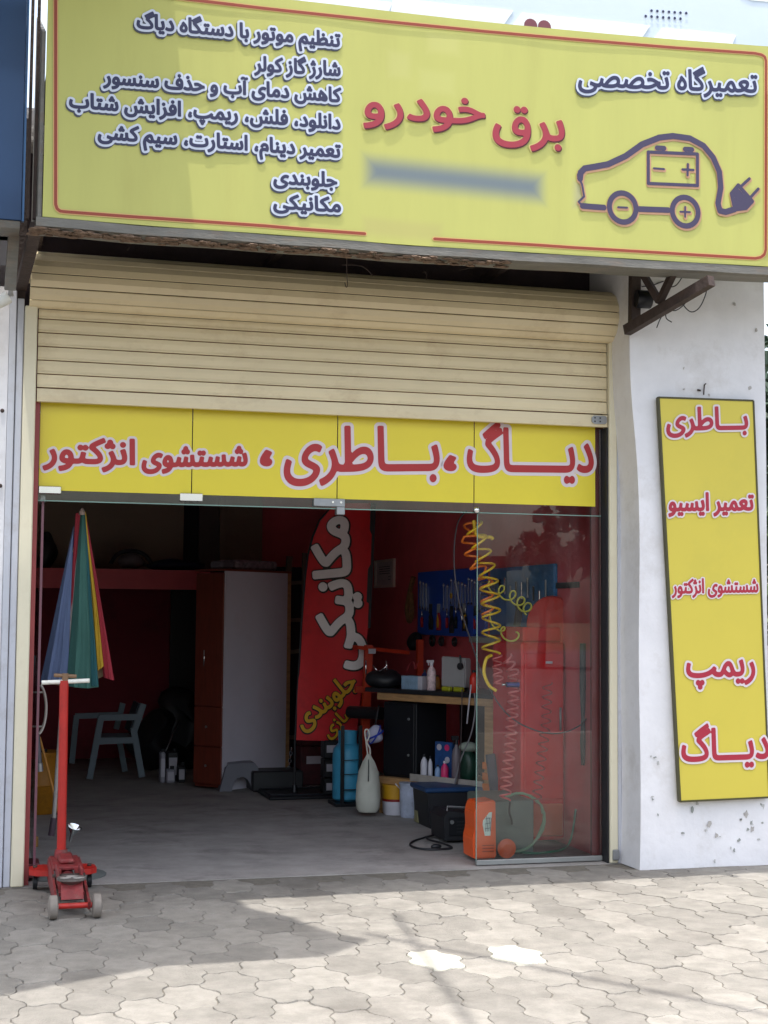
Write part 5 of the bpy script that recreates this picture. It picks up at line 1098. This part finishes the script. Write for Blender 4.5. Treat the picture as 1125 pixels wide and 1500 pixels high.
q = B(); c2 = Vector((2.643, 0.715, 0.020)); bmesh.ops.create_icosphere(q, subdivisions=2, radius=0.022, matrix=Matrix.Translation(c2) @ Matrix.Diagonal((1.7, 0.9, 0.8, 1))); tag(obj('cable_plug', q, m_black, None, True), 'black plug lying inside the cable loop on the floor', 'plug')

# orange case with pale shield label
oc = thing('orange_case', 'orange plastic machine case with a pale shield label, behind the glass edge', 'case', (2.80, 0.35, 0.0))
a0 = (2.745, 0.392); ocx = 2.757; q = B()
prof = [(2.72, 0.02), (2.715, 0.14), (2.73, 0.20), (2.725, 0.30), (2.745, 0.36), (2.862, 0.37), (2.868, 0.02)]
prism(q, [(x, 0.20, z) for x, z in prof], (0, 0.20, 0)); es = [e for e in q.edges]; bmesh.ops.bevel(q, geom=es, offset=0.008, segments=2, affect='EDGES'); obj('body', q, mat('orange plastic', rgb(224, 92, 40), 0.4, var=0.04), oc)
q = B(); sh_ = [(2.79, 0.165), (2.83, 0.148), (2.838, 0.292), (2.822, 0.305), (2.776, 0.262), (2.778, 0.236)]
sh_ = [(2.790, 0.158), (2.826, 0.158), (2.836, 0.30), (2.818, 0.298), (2.778, 0.25), (2.776, 0.225)]
prism(q, [(x, 0.198, z) for x, z in sh_], (0, -0.003, 0)); sl_ = obj('shield_label', q, mat('pale shield print', rgb(206, 220, 210), 0.4), oc)
for k in range(3):
    q = B(); box(q, (2.775, 0.196, 0.06 + k * 0.018), (2.85, 0.199, 0.066 + k * 0.018)); obj('groove', q, mat('dark orange', rgb(160, 60, 24), 0.5), oc)
def P_o(u, v, n): return (u, 0.195 - n, v)
strokes([([(2.795 + 0.010 * k, 0.185), (2.800 + 0.010 * k, 0.275 - 0.004 * k)], 0.0018) for k in range(4)] + [([(2.79, 0.20 + 0.03 * k), (2.826, 0.205 + 0.03 * k)], 0.0014) for k in range(3)], P_o, m_shad, sl_, 'label_print', 0.0005, 0.0012)

# ------------------------------------------------------------ tall red cabinet, hose reel and the rest behind the glass
rc = thing('red_tool_cabinet', 'tall bright red tool cabinet behind the fixed glass pane', 'cabinet', (3.35, 1.1, 0))
m_rc = mat('bright red enamel', rgb(206, 34, 40), 0.24, var=0.06, scale=3, dirt=rgb(120, 20, 26), dscale=2, damt=0.3)
q = B(); box(q, (3.235, 0.74, 0.03), (3.54, 1.30, 1.33), 0.012); obj('body', q, m_rc, rc)
q = B(); box(q, (3.255, 0.725, 0.30), (3.525, 0.738, 1.26), 0.004); dr_ = obj('door', q, m_rc, rc)
q = B(); box(q, (3.27, 0.715, 0.06), (3.52, 0.738, 0.27), 0.006); obj('drawer', q, mat('dull orange enamel', rgb(190, 84, 50), 0.4), rc)
q = B(); box(q, (3.40, 0.716, 1.19), (3.445, 0.7245, 1.205)); obj('badge', q, m_label, dr_)
q = B(); tube(q, [(3.50, 0.71, 0.75), (3.50, 0.71, 0.9)], 0.008, 8); obj('handle', q, m_steel, dr_)
q = B(); box(q, (3.27, 0.80, 1.331), (3.54, 1.25, 1.43), 0.01); tag(obj('red_drawer_box', q, m_rc), 'low red box on top of the tall red cabinet', 'box')
hr = thing('hose_reel', 'round red hose reel mounted above the tall red cabinet', 'hose reel', (3.45, 1.0, 1.44))
c = (3.602, 0.900, 1.447); q = B(); lathe(q, (c[0] - 0.11, 0.86, c[2]), [(0.02, 0), (0.185, 0.0), (0.195, 0.012), (0.195, 0.03), (0.06, 0.035), (0.06, 0.20), (0.195, 0.205), (0.195, 0.23), (0.02, 0.235)], 32, (0.75, 0.62, 0)); obj('drum', q, mat('red reel paint', rgb(190, 40, 30), 0.35), hr)
q = B(); tube(q, [(c[0] - 0.115 + 0.15 * math.cos(a) * 0.62, 0.895 - 0.15 * math.cos(a) * 0.75, c[2] + 0.15 * math.sin(a)) for a in [i * math.pi / 14 for i in range(28)]], 0.006, 6, closed=True); obj('rim', q, mat('pale pink rim', rgb(206, 120, 110), 0.4), hr)  # pale pink ring round the drum face
q = B(); bar(q, (3.30, 1.0, 1.435), (3.33, 1.0, 1.62), 0.04); obj('stand', q, m_blackm, hr)
q = B(); lathe(q, (3.535, 0.42, 0.55), [(0.012, 0), (0.02, 0.15), (0.012, 0.3), (0.022, 0.5), (0.02, 0.78)], 10); tag(obj('grease_gun', q, mat('dark grey green steel', rgb(60, 72, 76), 0.4)), 'long dark grey grease gun hanging by the right door jamb', 'grease gun')
q = B(); box(q, (3.535, 0.5, 1.69), (3.548, 0.95, 1.73), 0.003); tag(obj('tool_rail', q, m_blackm), 'thin dark tool rail on the red wall right of the tool boards', 'rail')

# tool boards on the right wall
def toolboard(name, lab, y0, y1, z0, z1, m):
    t = thing(name, lab, 'tool board', (3.54, (y0 + y1) / 2, z0)); q = B(); box(q, (3.520, y0, z0), (3.5485, y1, z1), 0.003); obj('panel', q, m, t); return t
m_tb = mat('blue tool board', rgb(36, 84, 190), 0.45, var=0.08); m_tb2 = mat('blue green tool board', rgb(52, 110, 160), 0.4, var=0.35, scale=5)
t1 = toolboard('tool_board', 'bright blue tool board hung with wrenches and pliers, left of the glass edge', 2.28, 4.05, 1.335, 1.88, m_tb)
t2 = toolboard('tool_board', 'blue-green tool board seen through the fixed glass pane', 0.88, 2.16, 1.36, 1.86, m_tb2)
def hang(name, lab, cat_, bm, m, grp=None): return tag(obj(name, bm, m), lab, cat_, grp)
def wrench_bm(h_, w_=0.012):
    q = B(); box(q, (-0.004, -w_ / 2, -h_), (0.002, w_ / 2, -0.02), 0.0); 
    tube(q, [(0.0, 0.014 * math.cos(a), 0.014 * math.sin(a) - 0.01) for a in [i * math.pi / 4 for i in range(8)]], 0.004, 5, closed=True)
    prism(q, [(-0.004, -0.018, -h_ - 0.02), (-0.004, -0.018, -h_ + 0.01), (-0.004, 0.018, -h_ + 0.01), (-0.004, 0.018, -h_ - 0.02), (-0.004, 0.008, -h_ - 0.005), (-0.004, -0.008, -h_ - 0.005)], (0.006, 0, 0)); return q
wm = bpy.data.meshes.new('wrench'); q = wrench_bm(0.22); q.to_mesh(wm); q.free(); wm.materials.append(m_chrome)
ys = [3.95, 3.86, 3.77, 3.28, 3.18, 3.08, 2.98, 2.89, 2.80, 2.72, 2.64, 2.56, 2.49, 2.42, 2.35]
for k, y_ in enumerate(ys):
    o = bpy.data.objects.new('wrench', wm); COL.objects.link(o); o.location = (3.512, y_, 1.80 - 0.012 * (k % 5)); s = 1.05 - 0.035 * (k % 6); o.scale = (1, 1, s)
    ORD = ('leftmost', 'second', 'third', 'fourth', 'fifth', 'sixth', 'seventh', 'eighth', 'ninth', 'tenth', 'eleventh', 'rightmost')
    tag(o, (ORD[k - 3] + ' wrench of the long row on the bright blue tool board') if k > 2 else ('left', 'middle', 'right')[k] + ' wrench of the three at the left end of the blue tool board', 'wrench', 'wrenches in the long row on the blue board' if k > 2 else 'three wrenches at the left end of the blue board')
def pliers(y_, z_, m, mh, lab):
    t = thing('pliers', lab, 'pliers', (3.50, y_, z_ - 0.2)); q = B()
    bar(q, (3.508, y_, z_), (3.508, y_ + 0.01, z_ - 0.08), 0.03, 0.012); obj('jaws', q, m, t)
    for s in (-1, 1): q = B(); tube(q, smoothpath([(3.508, y_, z_ - 0.08), (3.508, y_ + s * 0.035, z_ - 0.14), (3.508, y_ + s * 0.03, z_ - 0.22)], 3), 0.011, 6); obj('handle', q, mh, t)
mhr = mat('red grip', rgb(170, 24, 36), 0.5)
pliers(3.62, 1.60, m_black, m_black, 'black-handled pliers at the left of the lower row on the blue board')
pliers(3.40, 1.60, m_steel, mhr, 'red-handled pliers on the lower row of the blue board')
pliers(3.05, 1.58, m_black, m_black, 'black pliers right of the red-handled pair on the blue board')
pliers(2.72, 1.60, m_steel, m_black, 'steel pliers in the middle right of the blue board')
pliers(2.45, 1.58, m_black, m_tb, 'blue-handled pliers near the glass edge on the blue board')
for k in range(7):
    y_ = 3.88 - k * 0.235; q = B(); h_ = 0.10 + 0.03 * (k % 3); tube(q, [(3.508, y_, 1.44 + h_), (3.508, y_, 1.44 + h_ * 0.45)], 0.005, 6); sd_ = hang('screwdriver', ('leftmost', 'second', 'third', 'fourth', 'fifth', 'sixth', 'rightmost')[k] + ' screwdriver in the bottom row of the bright blue board', 'screwdriver', q, m_chrome, 'screwdrivers in the bottom row of the blue board')
    q = B(); tube(q, [(3.508, y_, 1.44 + h_ * 0.44), (3.508, y_, 1.40)], 0.013, 8); obj('grip', q, (mhr, m_black, m_gold)[k % 3], sd_)
q = B(); tube(q, [(3.51, 2.87, 1.60), (3.51, 2.78, 1.46)], 0.007, 6); hang('screwdriver', 'slanted bright screwdriver on the blue tool board', 'screwdriver', q, m_chrome)
q = B(); tube(q, [(3.512, 3.08 + 0.02 * math.cos(a), 1.665 + 0.02 * math.sin(a)) for a in [i * math.pi / 5 for i in range(10)]], 0.005, 5, closed=True); hang('yellow_ring', 'small yellow ring emblem in the middle of the blue tool board', 'ring', q, m_gold)
q = B(); tube(q, smoothpath([(3.5, 4.12, 1.84), (3.49, 4.2, 1.7), (3.49, 4.28, 1.55), (3.49, 4.2, 1.45), (3.49, 4.12, 1.52), (3.49, 4.16, 1.7)], 5), 0.022, 8); hang('rope_hank', 'tan and dark rope hank hanging at the left end of the blue tool board', 'rope', q, mat('tan rope', rgb(120, 84, 52), 0.8, var=0.4, scale=30))
lump('black_gloves', 'black glove hanging just below the left corner of the blue tool board', 'glove', (3.47, 3.95, 1.27), (0.06, 0.13, 0.09), m_black, 7)
for k, (y_, r_) in enumerate(((3.55, 0.05), (3.3, 0.04), (2.95, 0.035))):
    q = B(); tube(q, [(3.50, y_ + r_ * math.cos(a), 1.29 + r_ * 0.8 * math.sin(a)) for a in [i * math.pi / 6 for i in range(12)]], 0.014, 6, closed=True)
    hang('rubber_ring', ('largest', 'middle', 'smallest')[k] + ' dark ring hanging under the blue tool board', 'ring', q, m_black)
rr = random.Random(12)
for k in range(10):
    y_ = 1.0 + k * 0.115; q = B(); h_ = rr.uniform(0.10, 0.26); z_ = rr.uniform(1.66, 1.80)
    box(q, (3.505, y_ - 0.010, z_ - h_), (3.514, y_ + 0.010, z_), 0.003); hang('hand_tool', ('leftmost', 'second', 'third', 'fourth', 'fifth', 'sixth', 'seventh', 'eighth', 'ninth', 'rightmost')[9 - k] + ' slim tool on the blue-green board behind the glass pane', 'hand tool', q, (m_steel, m_chrome, m_blackm)[k % 3], 'tools on the blue-green board')
q = B(); box(q, (3.40, 1.62, 1.30), (3.545, 2.30, 1.345), 0.004); tag(obj('glass_shelf', q, mat('grey shelf', rgb(150, 158, 150), 0.4)), 'narrow pale grey shelf below the tool boards at the glass edge', 'shelf')
wd = thing('wire_basket', 'small white wire basket fixed beside the bright blue tool board', 'basket', (3.5, 2.2, 1.55))
for k in range(5):
    q = B(); tube(q, [(3.50, 2.02, 1.56 + k * 0.05), (3.50, 2.30, 1.56 + k * 0.05)], 0.005, 5); obj('wire', q, m_steel, wd)

# certificate
cf = thing('framed_certificate', 'small certificate in a pale frame on the red wall right of the flag', 'picture frame', (3.54, 5.2, 1.76))
for a, b in (((4.86, 1.765), (5.56, 1.790)), ((4.86, 2.010), (5.56, 2.035)), ((4.86, 1.7901), (4.92, 2.0099)), ((5.50, 1.7901), (5.56, 2.0099))):
    q = B(); box(q, (3.525, a[0], a[1]), (3.548, b[0], b[1]), 0.002); obj('frame_side', q, mat('pale frame', rgb(220, 200, 192), 0.5), cf)
q = B(); box(q, (3.538, 4.921, 1.791), (3.547, 5.499, 2.009)); obj('paper', q, mat('greyish paper', rgb(206, 190, 190), 0.6, var=0.15, scale=30), cf)
strokes([([(5.02, 1.90 + 0.022 * k), (5.40, 1.90 + 0.022 * k)], 0.003) for k in range(4)] + [([(5.0, 1.84), (5.08, 1.84), (5.08, 1.87), (5.0, 1.87), (5.0, 1.84)], 0.003)], lambda u, v, n: (3.538 - n, u, v), m_shad, cf, 'certificate_print', 0.001, 0.004)

# ------------------------------------------------------------ coiled air hoses
def helix(path, r_, turns, n=14, ax=None):
    P = [Vector(p) for p in path]; L_ = [0]
    for a, b in zip(P, P[1:]): L_.append(L_[-1] + (b - a).length)
    out = []; T = int(turns * n)
    for i in range(T + 1):
        s = L_[-1] * i / T; k = 0
        while k < len(P) - 2 and L_[k + 1] < s: k += 1
        t = (s - L_[k]) / max(1e-6, L_[k + 1] - L_[k]); p = P[k].lerp(P[k + 1], t); d = (P[k + 1] - P[k]).normalized()
        u = d.cross(Vector((0, 1, 0))); u = u.normalized() if u.length > 0.1 else Vector((1, 0, 0)); v = d.cross(u); a = 2 * math.pi * i / n
        rr_ = r_(i / T) if callable(r_) else r_
        out.append(p + u * rr_ * math.cos(a) + v * rr_ * math.sin(a))
    return out
m_hy = mat('yellow hose', rgb(226, 186, 40), 0.35, var=0.05); m_hyg = mat('yellow green hose', rgb(186, 178, 66), 0.35); m_ho = mat('orange hose', rgb(226, 120, 44), 0.35); m_hr = mat('pink red hose', rgb(222, 110, 110), 0.35)
hk = (2.773, 0.300, 2.187)
ha = thing('yellow_air_hose', 'yellow coiled air hose hanging in a long spring at the glass edge', 'air hose', (hk[0], 0.3, 1.0))
q = B(); pth = [(2.742, 0.300, 2.074), (2.792, 0.300, 1.938), (2.847, 0.300, 1.746), (2.866, 0.300, 1.511), (2.862, 0.300, 1.341), (2.867, 0.300, 1.264)]
tube(q, helix(pth, 0.056, 9, 18), 0.0075, 7); obj('coil', q, m_hy, ha)
q = B(); tube(q, smoothpath([(2.867, 0.300, 1.256), (2.824, 0.280, 1.231), (2.811, 0.280, 1.150), (2.842, 0.280, 1.074), (2.892, 0.280, 1.036)], 6), 0.0105, 8); obj('tail', q, m_hy, ha)
q = B(); tube(q, smoothpath([(2.746, 0.300, 2.100), (2.756, 0.300, 2.032), (2.783, 0.300, 1.998), (2.856, 0.300, 1.996), (2.874, 0.300, 1.983)], 5), 0.0115, 8); obj('neck', q, m_hy, ha)
hb = thing('orange_air_hose', 'orange coiled hose loops hanging left of the yellow one', 'air hose', (hk[0] - 0.02, 0.36, 1.7))
q = B(); tube(q, helix([(2.767, 0.360, 2.104), (2.740, 0.360, 1.983), (2.768, 0.360, 1.846), (2.851, 0.360, 1.726), (2.860, 0.360, 1.511)], lambda t: 0.055 - 0.02 * t, 7.5), 0.0075, 7); obj('coil', q, m_ho, hb)
hc = thing('green_yellow_hose', 'yellow-green curled hose looping to the right behind the glass', 'hose', (hk[0] + 0.15, 0.34, 1.3))
def curl(path, r_, turns):
    P = smoothpath([Vector(p) for p in path], 10); n_ = len(P); out = []
    for i in range(n_ * 4):
        t = i / (n_ * 4 - 1); k = min(int(t * (n_ - 1)), n_ - 2); p = P[k].lerp(P[k + 1], t * (n_ - 1) - k); a = 2 * math.pi * turns * t + 2.2
        out.append(p + Vector((r_ * math.cos(a), 0.03 * t, r_ * math.sin(a))))
    return out
q = B(); tube(q, curl([(2.896, 0.360, 1.692), (2.970, 0.360, 1.650), (3.053, 0.360, 1.617), (3.108, 0.360, 1.574), (3.155, 0.360, 1.540)], 0.036, 4.3), 0.006, 7); obj('upper_curl', q, m_hyg, hc)
q = B(); tube(q, curl([(2.906, 0.360, 1.512), (2.943, 0.360, 1.417), (3.007, 0.360, 1.383), (3.062, 0.360, 1.366)], 0.034, 1.9), 0.006, 7); obj('lower_curl', q, m_hyg, hc)
hd = thing('red_air_hose', 'pinkish red coiled hose zigzagging down behind the fixed glass pane', 'air hose', (2.85, 0.3, 0.4))
q = B(); tube(q, helix([(2.903, 0.300, 1.256), (2.904, 0.300, 1.149), (2.922, 0.300, 1.068)], 0.030, 4), 0.005, 6); tube(q, helix([(2.982, 0.340, 1.246), (3.028, 0.340, 1.147), (3.033, 0.340, 1.040), (3.019, 0.340, 0.827), (3.006, 0.340, 0.657), (2.984, 0.340, 0.488), (2.975, 0.340, 0.352)], 0.034, 17), 0.0062, 6); obj('coil', q, m_hr, hd)
q = B(); tube(q, helix([(3.323, 0.500, 1.075), (3.313, 0.500, 0.812), (3.276, 0.500, 0.551), (3.243, 0.500, 0.292)], 0.030, 13), 0.0042, 6); tag(obj('thin_red_hose', q, mat('dark red hose', rgb(150, 50, 50), 0.4)), 'thin dark red coiled hose in front of the red cabinet', 'air hose')
cn = thing('air_connector', 'small blue and brass air coupling joining the coiled hoses', 'coupling', (3.004, 0.300, 1.072))
a = (2.967, 0.300, 1.073); b = (3.050, 0.300, 1.072); q = B(); tube(q, [a, b], 0.017, 10); obj('blue_body', q, mat('blue anodised', rgb(60, 64, 130), 0.3, 0.5), cn)
q = B(); tube(q, [(a[0] - 0.03, 0.3, a[2]), (a[0] - 0.001, 0.3, a[2])], 0.008, 8); obj('nipple', q, m_chrome, cn)
q = B(); tube(q, smoothpath([(2.735, 0.400, 2.167), (2.671, 0.400, 2.078), (2.650, 0.400, 1.853), (2.683, 0.400, 1.596), (2.766, 0.400, 1.339), (2.867, 0.400, 1.081), (3.019, 0.400, 0.874), (3.204, 0.400, 0.777), (3.367, 0.400, 0.758), (3.508, 0.400, 0.808), (3.593, 0.400, 0.903)], 6), 0.0048, 7)
tag(obj('black_hanging_cable', q, mat('dark grey cable', rgb(58, 54, 58), 0.4)), 'long dark cable sweeping from the glass clamp down across the fixed pane', 'cable')
q = B(); tube(q, smoothpath([(3.007, 0.340, 0.339), (3.010, 0.360, 0.273), (3.043, 0.400, 0.203), (3.174, 0.722, 0.010)], 4), 0.006, 6); tag(obj('black_tail_hose', q, m_black), 'black hose tail running from the red coil to the floor', 'hose')
m_hg = mat('pale green hose', rgb(120, 150, 118), 0.4)
q = B(); pts = []
for i in range(66):
    a = i / 66 * 2 * math.pi * 3; e = 0.17 + 0.012 * math.sin(i * 0.9); pts.append((3.12 + e * math.cos(a), 0.50 + 0.10 * math.sin(a) + 0.0, 0.19 + 0.17 * math.sin(a + 0.3) + 0.003 * i / 66))
tube(q, pts, 0.008, 7); tag(obj('green_garden_hose', q, m_hg), 'pale green garden hose coiled against the red cabinet base behind glass', 'hose')
q = B(); tube(q, smoothpath([(2.88, 0.55, 0.30), (2.95, 0.5, 0.14), (3.1, 0.42, 0.02), (3.3, 0.40, 0.012), (3.45, 0.45, 0.05), (3.52, 0.5, 0.26)], 5), 0.008, 7); tag(obj('green_hose_end', q, mat('deep green hose', rgb(50, 110, 84), 0.4)), 'deep green hose end lying across the floor behind the glass', 'hose')
q = B(); lathe(q, (2.965, 0.30, 0.062), [(0.055, 0), (0.06, 0.01), (0.06, 0.02), (0.03, 0.03)], 18, (0, -1, 0)); tag(obj('orange_disc', q, mat('orange plastic', rgb(224, 92, 40))), 'small orange disc standing on the floor behind the fixed pane', 'disc')
q = B(); box(q, (2.93, 0.42, 0.0), (3.2, 0.95, 0.34), 0.01); tag(obj('grey_toolcase', q, mat('grey green case', rgb(96, 106, 98), 0.5)), 'grey-green tool case on the floor under the near end of the workbench', 'case')
q = B(); bar(q, (3.182, 1.200, 0.554), (3.228, 1.200, 0.214), 0.06, 0.03); tag(obj('dark_grey_bar', q, mat('dark blue grey steel', rgb(60, 70, 84), 0.5)), 'dark blue-grey bar leaning against the bench leg behind the glass', 'bar')
# dotted paper bits on the red wall
for k, (px, z_) in enumerate(((5.9, 2.42), (5.88, 2.36), (5.9, 2.3), (5.86, 2.22), (5.9, 1.70), (5.88, 1.50), (5.9, 1.36))):
    q = B(); box(q, (3.540, px - 0.015, z_ - 0.02), (3.5485, px + 0.015, z_ + 0.02)); tag(obj('tape_scrap', q, m_label), ('topmost', 'second', 'third', 'fourth', 'fifth', 'sixth', 'lowest')[k] + ' pale tape scrap in the vertical row on the red wall', 'tape', 'tape scraps in a vertical row on the red wall')


# ------------------------------------------------------------ unseen overhead things, cloth and slab added, that throw the shadows on the pavement
aw = thing('unseen_shadow_sheet', 'torn canvas awning stretched high over the pavement at the left', 'awning', (-1.5, -2.0, 5.4))  # unseen cloth and rafters made up to cast the left pavement shadow
za = 5.4; gp_ = [(-5.5, -2.62), (-0.13, -2.375), (0.25, -2.17), (0.56, -2.03), (0.9, -2.035), (1.27, -2.02), (1.36, -1.93), (1.54, -1.745), (1.44, -1.6), (1.375, -1.43), (1.33, -1.33), (1.30, -1.16), (1.20, -1.0), (1.13, -0.86), (1.10, -0.4), (-5.5, -0.4)]
q = B(); pp = [(x - 0.10 * za, y - 0.11 * za, za) for x, y in gp_]; prism(q, pp, (0, 0, 0.008)); bmesh.ops.triangulate(q, faces=[f for f in q.faces if len(f.verts) > 4]); obj('canvas', q, mat('grey canvas', rgb(150, 146, 136), 0.9), aw)
for x in (-5.9, -3.2, -0.7):
    q = B(); tube(q, [(x, -2.9, 5.385), (x, 0.1, 5.385)], 0.02, 8); obj('rafter', q, m_steel, aw)
q = B(); tube(q, [(-6, -0.9, 5.36), (0.55, -0.9, 5.36)], 0.02, 8); obj('purlin', q, m_steel, aw)
q = B(); prism(q, [(0.03, -1.0, 4.30), (4.6, -0.83, 4.30), (4.6, 0.1, 4.30), (0.03, 0.1, 4.30)], (0, 0, 0.06)); obj('sun_block_slab', q, m_dark, bld)  # unseen slab added to keep the sun off the shutter roll
for k, (g0, g1, h_) in enumerate((((1.82, -1.2), (1.45, -3.8), 7.2), ((1.55, -1.6), (3.3, -4.28), 7.0))):
    d = Vector((g1[0] - g0[0], g1[1] - g0[1], 0)).normalized(); a = Vector((g0[0] - 0.10 * h_, g0[1] - 0.11 * h_, h_)); b = Vector((g1[0] - 0.10 * h_, g1[1] - 0.11 * h_, h_)) + d * 12
    q = B(); tube(q, [a, b], 0.022, 6); tag(obj('overhead_cable', q, m_black), ('overhead power cable crossing above the pavement towards the road', 'overhead cable running slantwise above the right half of the pavement')[k], 'cable')

# ------------------------------------------------------------ trees
def tree(name, lab, base, h_, cr, n, seed, m, size=0.16, grp=None):
    t = thing(name, lab, 'tree', base, grp); rr = random.Random(seed); bx, by, bz = base
    q = B(); tops = []; tube(q, [(bx, by, bz), (bx + 0.1, by, bz + h_ * 0.3), (bx - 0.05, by + 0.1, bz + h_ * 0.75)], [h_ * 0.03, h_ * 0.022, h_ * 0.008], 8)
    for k in range(9):
        a = rr.uniform(0, 6.28); z0 = h_ * rr.uniform(0.25, 0.7); L_ = cr * rr.uniform(0.6, 1.0)
        e = Vector((bx + L_ * math.cos(a), by + L_ * math.sin(a), bz + z0 + L_ * rr.uniform(0.3, 0.9))); tops.append(e)
        tube(q, [(bx, by, bz + z0), (bx + L_ * 0.5 * math.cos(a), by + L_ * 0.5 * math.sin(a), bz + z0 + L_ * 0.3), e], [h_ * 0.012, h_ * 0.008, h_ * 0.003], 5)
    obj('trunk', q, m_bark, t)
    cl = tops + [Vector((bx + rr.gauss(0, cr * 0.45), by + rr.gauss(0, cr * 0.45), bz + h_ * rr.uniform(0.3, 0.97))) for _ in range(16)]
    rad = [cr * rr.uniform(0.22, 0.42) for _ in cl]; V = []; F = []
    for i in range(n):
        k = rr.randrange(len(cl)); d = Vector((rr.gauss(0, 1), rr.gauss(0, 1), rr.gauss(0, 0.8))).normalized() * rad[k] * rr.uniform(0.35, 1.05); p = cl[k] + d
        if p.z < bz + 0.3: continue
        u = Vector((rr.gauss(0, 1), rr.gauss(0, 1), rr.gauss(0, 1))).normalized(); v = u.cross(Vector((rr.gauss(0, 1), rr.gauss(0, 1), rr.gauss(0, 1)))).normalized(); s = size * rr.uniform(0.5, 1.1); b = len(V)
        V += [p - u * s, p + v * s * 0.45, p + u * s, p - v * s * 0.45]; F.append((b, b + 1, b + 2, b + 3))
    obj('crown', (V, F), m, t); return t
tree('broadleaf_tree', 'dark green leafy tree beyond the right edge of the white pier', (11.3, 9.5, -0.02), 5.4, 2.2, 15000, 5, m_leaf2, 0.13)
tree('broadleaf_tree', 'smaller green tree low beside the pier, nearer the shop', (8.3, 4.2, -0.02), 3.0, 1.3, 9000, 8, m_leaf, 0.10)
q = B(); box(q, (6.0, 14.0, -0.02), (24, 14.2, 2.1)); tag(obj('yard_wall', q, m_plast), 'grey yard wall in the distance behind the trees', 'wall')
# across the road, seen only mirrored in the fixed pane
tree('street_tree', 'tall tree across the road, mirrored at the right of the fixed pane', (20.5, -35, -0.14), 7.6, 2.4, 8000, 11, m_leaf2, 0.28)
tree('street_tree', 'slim tree across the road, mirrored in the middle of the fixed pane', (17.4, -36, -0.14), 5.2, 1.0, 4000, 13, m_leaf2, 0.22)
ob = thing('opposite_building', 'low red-roofed building across the road, mirrored in the fixed pane', 'building', (10, -36, -0.14))
q = B(); box(q, (2, -42, -0.14), (16.6, -37, 3.0)); obj('wall', q, mat('dark brown wall', rgb(96, 60, 58), 0.8), ob)
q = B(); box(q, (1.6, -42.4, 3.01), (17.0, -36.6, 3.45)); obj('roof', q, mat('brick red roof', rgb(150, 50, 44), 0.7), ob)
q = B(); box(q, (8, -36.98, -0.1), (11, -36.9, 2.6)); obj('door', q, m_grey, ob)
